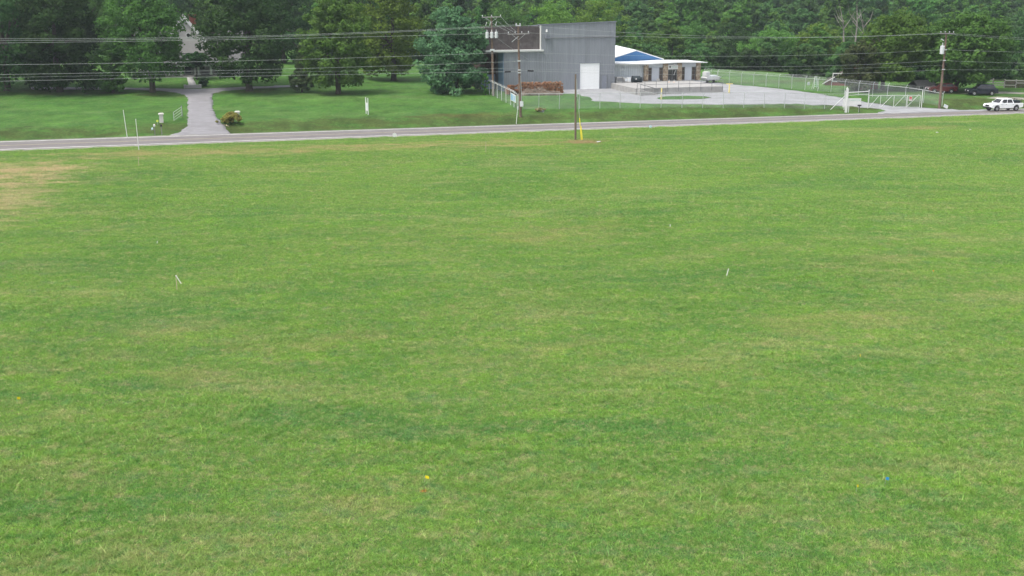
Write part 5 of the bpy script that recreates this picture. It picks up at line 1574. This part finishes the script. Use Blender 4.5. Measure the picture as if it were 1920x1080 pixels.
# ---- firewood, rubble, rusty machine, culvert, brush
def firewood():
    a = gnd(*bframe(Vector((0, 0, 0)), 0)(GB_O)) if False else None
    p = G(1000, 176.5)
    t = thing('firewood_stack', p, ANG * 0.6, 'long brown stack of split firewood before the grey warehouse', 'firewood')
    rnd = random.Random(12)
    rows, m = 9, MB()
    L0, L1 = -2.6, 4.9
    for layer in range(2):
        for r in range(rows):
            x = L0 + rnd.uniform(0, 0.2) + r * 0.05
            while x < L1 - r * 0.03:
                rad = rnd.uniform(0.09, 0.16)
                if rnd.random() < 0.94 - 0.02 * r:
                    z = 0.12 + r * 0.2 + rnd.uniform(-0.04, 0.04); y = layer * 0.75 + rnd.uniform(-0.14, 0.08)
                    m.cyl((x, y, z), (x + rnd.uniform(-0.05, 0.05), y + 0.55, z + rnd.uniform(-0.04, 0.04)), rad, rad * rnd.uniform(0.8, 1.0), rnd.choice((3, 4, 5, 6)))
                x += rad * 1.75
    o = m.build('split_logs', 'log', t); o['kind'] = 'stuff'
    p = G(1008, 178.5)
    t = thing('rubble_heap', p, ANG * 0.6, 'pale loose heap of chunks piled against the firewood stack', 'rubble')
    m = MB()
    for i in range(1500):
        k = rnd.uniform(-1, 1); q = rnd.uniform(0, 1)
        x = k * 3.6 + 0.3; hh = max(0.0, (1.0 if k < 0.2 else 0.8) * (1 - abs(k) ** 2.2) + 0.18 * math.sin(k * 9))
        y = q * 1.6 - 0.5; z = hh * (0.15 + 0.85 * q) * rnd.uniform(0.75, 1.0)
        s = rnd.uniform(0.07, 0.2)
        M = Matrix.Translation((x, y, z)) @ Matrix.Rotation(rnd.uniform(0, 6), 4, Vector((rnd.uniform(-1, 1), rnd.uniform(-1, 1), 1)).normalized())
        m.box(-s, s, -s * 0.6, s * 0.6, -s * 0.45, s * 0.45, M)
    o = m.build('chunks', 'rubble', t); o['kind'] = 'stuff'
    m = MB()
    for i in range(26):
        k = i / 25; x = -3.6 + 7.2 * k; h = 0.85 * (1 - abs(k * 2 - 1) ** 2)
        m.add([(x, -0.6, -0.2), (x, 0.3, h * 0.75), (x, 1.3, h), (x, 1.35, -0.2)], [])
    n = 4
    m.f = [(i * n + j, (i + 1) * n + j, (i + 1) * n + j + 1, i * n + j + 1) for i in range(25) for j in range(3)]
    m.build('heap_core', 'bark', t)
    p = G(963, 178)
    t = thing('rusty_splitter', p, ANG + 0.3, 'rusty steel machine at the left end of firewood stack', 'machine')
    MB().box(-1.0, 1.1, -0.5, 0.5, 0.55, 0.85).build('bed', 'rust', t, bevel=0.03)
    MB().box(-0.9, -0.1, -0.45, 0.45, 0.853, 1.55).build('engine_cover', 'rust', t, bevel=0.05)
    MB().bar((0.0, 0, 1.2), (1.2, 0, 1.6), 0.22, 0.22).build('ram', 'rust', t)
    MB().bar((1.1, 0, 0.6), (2.0, 0, 0.35), 0.1, 0.1).build('tow_bar', 'rust', t)
    for s in (-1, 1): MB().cyl((-0.2, s * 0.72, 0.36), (-0.2, s * 0.55, 0.36), 0.36, n=12).build('wheel', 'tyre', t)
    MB().box(-1.3, -1.02, -0.5, 0.5, 0.2, 1.1).build('side_plate', 'rust', t)
firewood()

def leaf_cloud(rng, centers, radii, n_per, size, squash=0.8, up=0.35, varc=None):
    """leaf-sized rhombs spread over clumps; returns vertices, quads, variation"""
    K = len(centers)
    N = K * n_per
    c = np.repeat(centers, n_per, 0); r = np.repeat(radii, n_per)
    d = rng.normal(size=(N, 3)); d /= np.linalg.norm(d, axis=1)[:, None]
    d[:, 2] = d[:, 2] * 0.9 + 0.12
    rad = r * rng.uniform(0.35, 1.08, N) ** 0.6
    pos = c + d * rad[:, None] * np.array([1, 1, squash])
    nrm = d + rng.normal(scale=0.65, size=(N, 3)) + np.array([0, 0, up]); nrm /= np.linalg.norm(nrm, axis=1)[:, None]
    a = np.cross(nrm, rng.normal(size=(N, 3))); a /= np.linalg.norm(a, axis=1)[:, None] + 1e-9
    b = np.cross(nrm, a)
    s = size * rng.uniform(0.6, 1.35, N)[:, None]
    V = np.stack([pos - a * s * 0.62, pos - b * s * 0.4 + nrm * s * 0.1, pos + a * s * 0.62, pos + b * s * 0.4 + nrm * s * 0.1], 1).reshape(-1, 3)
    Fq = np.arange(N * 4).reshape(-1, 4)
    cv = rng.uniform(0, 1, K) if varc is None else varc
    var = np.clip(np.repeat(cv, n_per) * 0.65 + rng.uniform(0, 0.5, N) - 0.08, 0, 1)
    return V, Fq, np.repeat(var, 4)
def crown_arrays(rng, Rr, z0, z1, shape, clumps, n_per, size):
    H = z1 - z0
    ph = rng.uniform(0, 6.28, 8)
    cs, rs = [], []
    while len(cs) < clumps:
        h = rng.uniform(0.02, 1.0)
        if shape == 'cone': prof = (1 - h) ** 0.85 * (0.35 + 0.65 * min(1, h / 0.12))
        elif shape == 'oval': prof = math.sqrt(max(0, 1 - abs((h - 0.42) / 0.6) ** 2.3))
        elif shape == 'low': prof = math.sqrt(max(0, 1 - abs((h - 0.28) / 0.75) ** 2.0)) 
        else: prof = math.sqrt(max(0, 1 - abs((h - 0.46) / 0.56) ** 2.6))
        if rng.uniform() > prof * 0.8 + 0.2: continue
        an = rng.uniform(0, 6.2832)
        lump = 1 + 0.13 * math.sin(2 * an + ph[0] + h * 4) + 0.1 * math.sin(3 * an + ph[1] - h * 6) + 0.08 * math.sin(5 * an + ph[2] + h * 9)
        rho = rng.uniform() ** 0.42
        rc = Rr * rng.uniform(0.12, 0.25) * (0.75 if shape in ('cone',) else 1)
        rad = max(0.0, Rr * prof * lump * rho - rc * 0.55)
        cs.append((math.cos(an) * rad, math.sin(an) * rad, z0 + h * H * (0.96 + 0.05 * math.sin(an * 2 + ph[3])) - rc * 0.35 * h))
        rs.append(rc)
    cs, rs = np.array(cs), np.array(rs)
    return cs, rs, leaf_cloud(rng, cs, rs, n_per, size, 0.78)
def limbs(mb, rng, h_trunk, r, targets, top):
    mb.tube([(0, 0, -0.4), (0.05, 0.02, 0.5), (0.0, 0.05, h_trunk), (0.1, 0, top * 0.7)], [r * 1.35, r, r * 0.85, r * 0.3], 9)
    for c in targets:
        st = Vector((0, 0.03, h_trunk * rng.uniform(0.75, 1.0) + (top - h_trunk) * 0.25 * rng.uniform(0, 1)))
        c = Vector(c); md = st.lerp(c, 0.5) + Vector((0, 0, 0.12 * (c - st).length))
        mb.tube([st, md, c], [r * 0.42, r * 0.28, r * 0.1], 5)
def tree(px, py, l, r, top, bot, kind, label, shape='round', Y=None, leaves=(150, 80, 0.36), name='tree', seed=None, cat='tree', group=None):
    """px,py foot; l,r,top,bot extent of the crown in the photograph, turned into metres at the tree's own distance"""
    p = G(px, py) if Y is None else None
    if p is None:
        q = at(px, 200, Y); p = gnd(q.x, Y)
    rng = np.random.default_rng(seed if seed is not None else int(px * 7 + 13))
    m = mpp(p)
    Rr = (r - l) / 2 * m
    z1 = zat(p.y, top) - p.z; z0 = max(0.15, zat(p.y, bot) - p.z)
    t = thing(name, p, 0, label, cat, group)
    offx = ((l + r) / 2 - proj(p)[0]) * m
    cs, rs, (V, Fq, var) = crown_arrays(rng, Rr, z0, z1, shape, *leaves)
    V[:, 0] += offx * np.clip((V[:, 2] - z0) / max(0.1, (z1 - z0)) * 1.5, 0.3, 1)
    obj_from('crown', mesh_np('crown', V, Fq, LEAF[kind], var), t)
    mb = MB()
    idx = np.argsort(-np.linalg.norm(cs[:, :2], axis=1))[:len(cs) // 2]
    pick = rng.choice(idx, 9, replace=False)
    tg = [(cs[i][0] * 0.8 + offx * 0.5, cs[i][1] * 0.8, cs[i][2]) for i in pick]
    limbs(mb, rng, max(z0 + 0.3, 0.25 * z1), 0.028 * z1 if shape != 'cone' else 0.018 * z1, tg, z1)
    mb.build('trunk', 'bark', t)
    return t
B = (190, 85, 0.42)      # big crown
Mi = (150, 80, 0.36)
tree(14, 170, -110, 100, -75, 160, 'dark', 'broad dark tree cut by the left edge of the picture', leaves=B)
tree(112, 172, 35, 205, -60, 166, 'dark', 'tall dark tree with boughs sweeping the ground, second from left edge', 'oval', leaves=(210, 90, 0.42))
tree(212, 174, 178, 242, 88, 172, 'mid', 'low rounded dark evergreen touching the ground left of driveway maple', 'low', leaves=(80, 80, 0.3))
tree(170, 150, 120, 235, -50, 140, 'mid', 'tree showing between the dark tree and the driveway maple', Y=228, leaves=Mi)
tree(286, 173, 202, 352, -30, 150, 'mid', 'maple with short clear trunk at the driveway fork', leaves=(200, 90, 0.36))
tree(467, 170, 367, 560, -65, 152, 'dark', 'large dark tree with pale trunk right of the house walk', leaves=B)
tree(372, 145, 347, 396, 98, 124, 'dark', 'small dark tree crown hanging before the porch roof', 'round', Y=FH.y - 2.5, leaves=(60, 80, 0.3))
tree(535, 160, 490, 600, -60, 150, 'dark', 'dark tree standing behind the large one and the cedar', Y=222, leaves=Mi)
tree(566, 173, 538, 596, 82, 170, 'cedar', 'small dull-green cedar at the lawn edge', 'cone', leaves=(120, 60, 0.26))
tree(634, 176, 570, 704, -14, 160, 'bright', 'bright green tree with short trunk shading the mid lawn', 'oval', leaves=(200, 90, 0.36))
tree(738, 151, 655, 803, -50, 138, 'yellow', 'yellow-green tree behind the open lawn', leaves=(200, 90, 0.4))
tree(690, 148, 640, 760, -40, 150, 'dark', 'dark tree hidden behind the yellow-green tree', Y=262, leaves=Mi)
tree(856, 174, 782, 918, 14, 172, 'blue', 'blue-green tree with low skirts left of the side fence', 'low', leaves=(210, 90, 0.38))
tree(910, 178, 902, 919, 138, 176, 'bright', 'narrow green sapling growing in the side fence', 'oval', leaves=(40, 60, 0.2), name='sapling')
tree(955, 150, 880, 1015, 6, 150, 'mid', 'leafy tree rising behind the transformer pole', Y=262, leaves=Mi)
tree(1035, 150, 975, 1095, 0, 150, 'yellow', 'yellow-green tree rising behind left half of warehouse roof', Y=258, leaves=Mi)
tree(1118, 150, 1060, 1178, -6, 150, 'yellow', 'yellow-green tree rising behind right half of warehouse roof', Y=264, leaves=Mi)
tree(1172, 140, 1140, 1205, 62, 140, 'bright', 'light green tree at right shoulder of warehouse', Y=268, leaves=(100, 80, 0.34))
tree(1232, 140, 1190, 1275, 58, 138, 'bright', 'light green tree behind the blue gable', Y=276, leaves=(120, 80, 0.36))
tree(1300, 140, 1250, 1358, 40, 148, 'mid', 'dark leafy tree behind the right end of office roof', Y=275, leaves=Mi)
tree(1365, 146, 1320, 1420, 45, 150, 'dark', 'dark tree left of the pair of light trees behind fence', Y=262, leaves=Mi)
tree(1440, 153, 1388, 1498, 55, 148, 'bright', 'left of two light green trees behind the back fence', Y=246, leaves=Mi)
tree(1520, 152, 1468, 1580, 44, 148, 'yellow', 'right of two light green trees behind the back fence', Y=252, leaves=Mi)
tree(1604, 172, 1566, 1650, 76, 166, 'vine', 'dull vine-covered tree over the brick house', Y=None, leaves=(120, 80, 0.34))
tree(1654, 168, 1610, 1748, 18, 152, 'bright', 'spreading maple left of the right-hand utility pole', leaves=(210, 90, 0.38))
tree(1792, 172, 1735, 1893, 22, 156, 'mid', 'largest maple shading the parked cars', leaves=(240, 95, 0.4), seed=77)
tree(1925, 170, 1868, 2010, 30, 158, 'dark', 'dark tree cut by the right edge of the picture', Y=222, leaves=Mi)
tree(1720, 168, 1680, 1770, 60, 168, 'dark', 'dark tree filling the gap between the two maples', Y=228, leaves=Mi)
tree(1850, 168, 1800, 1905, 60, 164, 'dark', 'dark tree behind the largest maple', Y=236, leaves=Mi)
p_bush = tree(430, 231, 414, 456, 210, 232, 'bush', 'low yellowish bush beside the right driveway pillar', 'low', leaves=(60, 70, 0.14), name='bush', cat='bush')
tree(382, 161, 372, 392, 143, 160, 'dark', 'small round dark shrub right of the house walk', 'round', leaves=(50, 70, 0.2), name='shrub', cat='shrub')
tree(408, 149, 395, 440, 112, 147, 'dark', 'dark foundation shrub at the right of the porch', 'round', Y=247, leaves=(60, 70, 0.26), name='shrub', cat='shrub')
tree(322, 150, 296, 338, 118, 148, 'dark', 'dark foundation shrub at the left of the porch', 'round', Y=246, leaves=(60, 70, 0.26), name='shrub', cat='shrub')
tree(1012, 209, 1001, 1025, 202.5, 210, 'brush', 'heap of dead brush over the culvert in the road bank', 'low', leaves=(24, 40, 0.16), name='brush_heap', cat='brush')
p = G(1016, 210)
t = thing('culvert_pipe', p, ANG - 1.2, 'short white pipe end poking out of the road bank', 'pipe')
m = MB().cyl((-0.6, 0, 0.15), (0.25, 0, 0.1), 0.17, n=12, cap=False); m.cyl((-0.6, 0, 0.15), (0.25, 0, 0.1), 0.13, n=12, cap=False)
m.build('pipe', 'white_board', t)
MB().cyl((0.2, 0, 0.103), (0.26, 0, 0.1), 0.2, n=12, cap=False).build('rim', 'white_board', t)
def snag(px, top, Y, label, seed, fork=True):
    q = at(px, 150, Y); p = gnd(q.x, Y); h = zat(Y, top) - p.z
    rnd = random.Random(seed)
    t = thing('dead_tree', p, 0, label, 'dead tree', 'bare dead trees')
    lx = rnd.uniform(-0.6, 0.6)
    MB().tube([(0, 0, -0.5), (lx * 0.3, 0, h * 0.45), (lx, 0, h * 0.7), (lx * 2.2 - 0.6, 0, h)], [0.26, 0.2, 0.13, 0.03], 7).build('trunk', 'bark_dead', t)
    for i in range(5):
        z = h * rnd.uniform(0.5, 0.8); s = rnd.choice((-1, 1)); k = rnd.uniform(1.5, 3.2)
        x0 = lx * (z / h)
        MB().tube([(x0, 0, z), (x0 + s * k * 0.5, rnd.uniform(-1, 1), z + k * 0.6), (x0 + s * k * 0.8, rnd.uniform(-1, 1), z + k * 1.3)], [0.09, 0.06, 0.02], 5).build('branch', 'bark_dead', t)
snag(1578, 8, 243, 'leftmost forked pale dead tree above the brick house', 1)
snag(1598, 4, 245, 'middle thin pale dead trunk above the brick house', 5)
snag(1614, 16, 243, 'rightmost pale dead tree with twin stems above brick house', 8)

# ------------------------------------------------------------------ instanced stuff: turf blades and the wooded hillside
def scatter_object(name, protos, mats, points, pidx, scales, seed=1):
    """one mesh that carries its prototypes and its scatter points; nodes put the prototypes on the points"""
    Vs, Fs, var, kind_v, matidx = [], [], [], [], []
    off = 0
    for i, (V, Fq, vv, mi) in enumerate(protos):
        Vs.append(V); Fs.append(Fq + off); var.append(vv); kind_v.append(np.full(len(V), i)); matidx.append(mi); off += len(V)
    nv = off
    Vp = np.concatenate(Vs + [points])
    me = bpy.data.meshes.new(name)
    Fq = np.concatenate(Fs)
    k = Fq.shape[1]
    me.vertices.add(len(Vp)); me.vertices.foreach_set('co', Vp.astype(np.float32).ravel())
    me.loops.add(len(Fq) * k); me.loops.foreach_set('vertex_index', Fq.astype(np.int32).ravel())
    me.polygons.add(len(Fq)); me.polygons.foreach_set('loop_start', np.arange(0, len(Fq) * k, k, dtype=np.int32))
    me.polygons.foreach_set('material_index', np.concatenate(matidx).astype(np.int32))
    def attr(nm, typ, vals):
        a = me.attributes.new(nm, typ, 'POINT'); a.data.foreach_set('value', vals)
    P = len(points)
    attr('leafvar', 'FLOAT', np.concatenate(var + [np.zeros(P)]).astype(np.float32))
    attr('spot', 'INT', np.concatenate([np.zeros(nv), np.ones(P)]).astype(np.int32))
    attr('kind_i', 'INT', np.concatenate(kind_v + [pidx]).astype(np.int32))
    attr('size', 'FLOAT', np.concatenate([np.ones(nv), scales]).astype(np.float32))
    me.update(calc_edges=True)
    for m_ in mats: me.materials.append(m_)
    o = obj_from(name, me)
    ng = bpy.data.node_groups.new(name + '_scatter', 'GeometryNodeTree')
    ng.interface.new_socket('Geometry', in_out='INPUT', socket_type='NodeSocketGeometry')
    ng.interface.new_socket('Geometry', in_out='OUTPUT', socket_type='NodeSocketGeometry')
    N, L = ng.nodes, ng.links
    gi, go = N.new('NodeGroupInput'), N.new('NodeGroupOutput')
    def named(nm, typ):
        a = N.new('GeometryNodeInputNamedAttribute'); a.data_type = typ; a.inputs['Name'].default_value = nm; return a.outputs['Attribute']
    sep = N.new('GeometryNodeSeparateGeometry'); sep.domain = 'POINT'
    L.new(gi.outputs[0], sep.inputs['Geometry']); L.new(named('spot', 'INT'), sep.inputs['Selection'])
    pts = N.new('GeometryNodeMeshToPoints'); L.new(sep.outputs['Selection'], pts.inputs['Mesh'])
    join = N.new('GeometryNodeJoinGeometry')
    for i in range(len(protos)):
        def eq():
            c = N.new('FunctionNodeCompare'); c.data_type = 'INT'; c.operation = 'EQUAL'
            L.new(named('kind_i', 'INT'), c.inputs[2]); c.inputs[3].default_value = i; return c.outputs[0]
        s2 = N.new('GeometryNodeSeparateGeometry'); s2.domain = 'POINT'
        L.new(sep.outputs['Inverted'], s2.inputs['Geometry']); L.new(eq(), s2.inputs['Selection'])
        io = N.new('GeometryNodeInstanceOnPoints')
        L.new(pts.outputs[0], io.inputs['Points']); L.new(eq(), io.inputs['Selection'])
        gti = N.new('GeometryNodeGeometryToInstance'); L.new(s2.outputs['Selection'], gti.inputs[0])
        L.new(gti.outputs[0], io.inputs['Instance'])
        rv = N.new('FunctionNodeRandomValue'); rv.data_type = 'FLOAT'; rv.inputs['Max'].default_value = 6.2832 if False else 1.0
        rv.inputs[3].default_value = 6.2832; rv.inputs['Seed'].default_value = seed + i
        cx = N.new('ShaderNodeCombineXYZ'); L.new(rv.outputs[1], cx.inputs['Z'])
        L.new(cx.outputs[0], io.inputs['Rotation']); L.new(named('size', 'FLOAT'), io.inputs['Scale'])
        L.new(io.outputs[0], join.inputs[0])
    L.new(join.outputs[0], go.inputs[0])
    md = o.modifiers.new('scatter', 'NODES'); md.node_group = ng
    return o

def blade_patch(rng, size, n, hmin, hmax, w):
    pos = np.zeros((n, 3)); pos[:, :2] = rng.uniform(-size / 2, size / 2, (n, 2))
    an = rng.uniform(0, 6.2832, n); h = rng.uniform(hmin, hmax, n) * np.where(rng.uniform(size=n) < 0.04, 1.7, 1)
    a = np.stack([np.cos(an), np.sin(an), np.zeros(n)], 1) * (w * rng.uniform(0.6, 1.4, n))[:, None]
    lean = np.stack([rng.normal(scale=0.9, size=n), rng.normal(scale=0.9, size=n), np.ones(n)], 1)
    tip = pos + lean * h[:, None]
    V = np.stack([pos - a / 2, pos + a / 2, tip + a * 0.12, tip - a * 0.12], 1).reshape(-1, 3)
    V[:, 2] -= 0.01
    return V, np.arange(n * 4).reshape(-1, 4), np.repeat(rng.uniform(0, 1, n), 4), np.zeros(n)
rng = np.random.default_rng(5)
S = 2.3
pts = []
for t_ in np.arange(-142, -1.2, 1.25):
    y_mid = None
    for u_ in np.arange(-40, 175, 1.25):
        x, y = xy(u_ + rng.uniform(-0.35, 0.35), t_ + rng.uniform(-0.35, 0.35))
        if y < 29 or abs(x) > 0.53 * y + 4: continue
        pts.append((x, y))
pts = np.array(pts)
pz = terrain(pts[:, 0], pts[:, 1])
pts3 = np.column_stack([pts, pz])
protos = [blade_patch(rng, S, 2600, 0.03, 0.075, 0.02) for _ in range(3)] + [blade_patch(rng, S, 1300, 0.035, 0.08, 0.035) for _ in range(2)]
far = pts[:, 1] > 85
pidx = np.where(far, rng.integers(3, 5, len(pts)), rng.integers(0, 3, len(pts)))
psc = rng.uniform(0.85, 1.2, len(pts))
for k_ in range(3): protos.append(blade_patch(rng, (0.25, 0.4, 0.6)[k_], (70, 110, 150)[k_], 0.07, (0.17, 0.15, 0.13)[k_], 0.022))
nw = 9000                                                   # coarser tufts and weeds standing above the cut
wy = 30 + 95 * rng.uniform(0, 1, nw) ** 1.3
wx = rng.uniform(-0.52, 0.52, nw) * wy
keep = ut(wx, wy)[1] < -2
cl = np.sin(wx * 0.35 + 1.3 * np.sin(wy * 0.21)) + np.sin(wy * 0.5 + 1.7 * np.sin(wx * 0.17)) + rng.normal(scale=0.7, size=nw)
keep &= cl > 0.15
wx, wy = wx[keep], wy[keep]
pts3 = np.concatenate([pts3, np.column_stack([wx, wy, terrain(wx, wy)])])
pidx = np.concatenate([pidx, rng.integers(5, 8, len(wx))]); psc = np.concatenate([psc, rng.uniform(0.6, 1.25, len(wx))])
M_BLADE = grass_material('turf_blade', (2.06, 2.06, 1.85), blade=True)
fg = scatter_object('field_grass', protos, [M_BLADE], pts3, pidx, psc)
tag(fg, 'short mown grass blades covering the field', 'grass', kind='stuff')

def wood_proto(rng, H, Rr, shape, mi):
    cs, rs, (V, Fq, var) = crown_arrays(rng, Rr, H * 0.18, H, shape, 75, 48, 0.62)
    mb = MB().tube([(0, 0, -1.5), (0, 0, H * 0.6)], [0.25, 0.1], 6)
    tv = np.array(mb.v, float); tf = np.array([f for f in mb.f if len(f) == 4])
    V2 = np.concatenate([V, tv]); F2 = np.concatenate([Fq, tf + len(V)])
    return V2, F2, np.concatenate([var, np.zeros(len(tv))]), np.concatenate([np.full(len(Fq), mi), np.full(len(tf), 4)])
wp = [wood_proto(rng, 16, 4.6, 'round', 0), wood_proto(rng, 18, 5.0, 'oval', 1), wood_proto(rng, 14, 4.2, 'round', 2), wood_proto(rng, 19, 3.4, 'cone', 3), wood_proto(rng, 15, 5.0, 'low', 0), wood_proto(rng, 17, 4.4, 'oval', 2)]
def under_proto(rng, H, Rr, mi):
    cs, rs, (V, Fq, var) = crown_arrays(rng, Rr, 0.2, H, 'low', 36, 42, 0.5)
    return V, Fq, var, np.full(len(Fq), mi)
wp += [under_proto(rng, 4.5, 3.6, 3), under_proto(rng, 6.0, 3.4, 0)]
pts, kinds = [], []
def clear_of(X, Y):
    if 66 < X and Y < 208: return False                   # parking under the maples
    if -82 < X < -44 and Y < 268: return False            # farmhouse
    if 2 < X < 46 and Y < 232: return False               # yard buildings
    if 8 < X < 34 and Y < 240: return False
    return True
wsc = []
def put(X, Y, k, sc_):
    pts.append((X, Y)); kinds.append(k); wsc.append(sc_)
for y in np.concatenate([np.arange(246, 300, 7.5), np.arange(306, 620, 8.5)]):
    for x in np.arange(-0.58 * y - 20, 0.58 * y + 20, 7.4):
        X, Yq = x + rng.uniform(-2.7, 2.7), y + rng.uniform(-2.8, 2.8)
        lim = (262 if X < 0 else 250) + 5 * math.sin(X * 0.06)
        if Yq < lim or not clear_of(X, Yq): continue
        if Yq < 300 and X > -5: put(X, Yq, rng.choice([0, 2, 4, 5]), rng.uniform(0.5, 0.78))
        else: put(X, Yq, rng.choice(6, p=[.26, .2, .16, .1, .14, .14]), rng.uniform(0.62, 1.1))
for row in range(3):
    for x in np.arange(-150, 160, 4.2):
        X = x + rng.uniform(-1.5, 1.5)
        front = 255 if X < 0 else 228 - 15 * ss(44, 54, X)
        Yq = front + 4 * math.sin(X * 0.06) + row * 6 + rng.uniform(-2, 2)
        if not clear_of(X, Yq): continue
        put(X, Yq, rng.integers(6, 8), rng.uniform(0.75, 1.2))
for k in range(10):
    put(rng.uniform(63, 74), rng.uniform(206, 211), 6, rng.uniform(0.75, 1.1))
pts = np.array(pts); pz = terrain(pts[:, 0], pts[:, 1])
wd = scatter_object('hillside_wood', wp, [LEAF['wood'], LEAF['mid'], LEAF['bright'], LEAF['dark'], MATS['bark']], np.column_stack([pts, pz]), np.array(kinds), np.array(wsc), 11)
tag(wd, 'mass of mixed green trees covering the hill behind the buildings', 'wood', kind='stuff')

# ------------------------------------------------------------------ air
hz = MB().box(-420, 420, -60, 680, -7.0, 130).build('haze', 'black')
hz.data.materials.clear()
hm = bpy.data.materials.new('haze_air'); hm.use_nodes = True
hn = hm.node_tree; hn.nodes.remove(hn.nodes['Principled BSDF'])
pv = hn.nodes.new('ShaderNodeVolumePrincipled')
pv.inputs['Color'].default_value = (0.82, 0.92, 1.0, 1); pv.inputs['Density'].default_value = 0.00019; pv.inputs['Anisotropy'].default_value = 0.2
hn.links.new(pv.outputs[0], hn.nodes['Material Output'].inputs['Volume'])
hz.data.materials.append(hm)
tag(hz, 'thin pale summer haze filling the air', 'haze', kind='stuff')
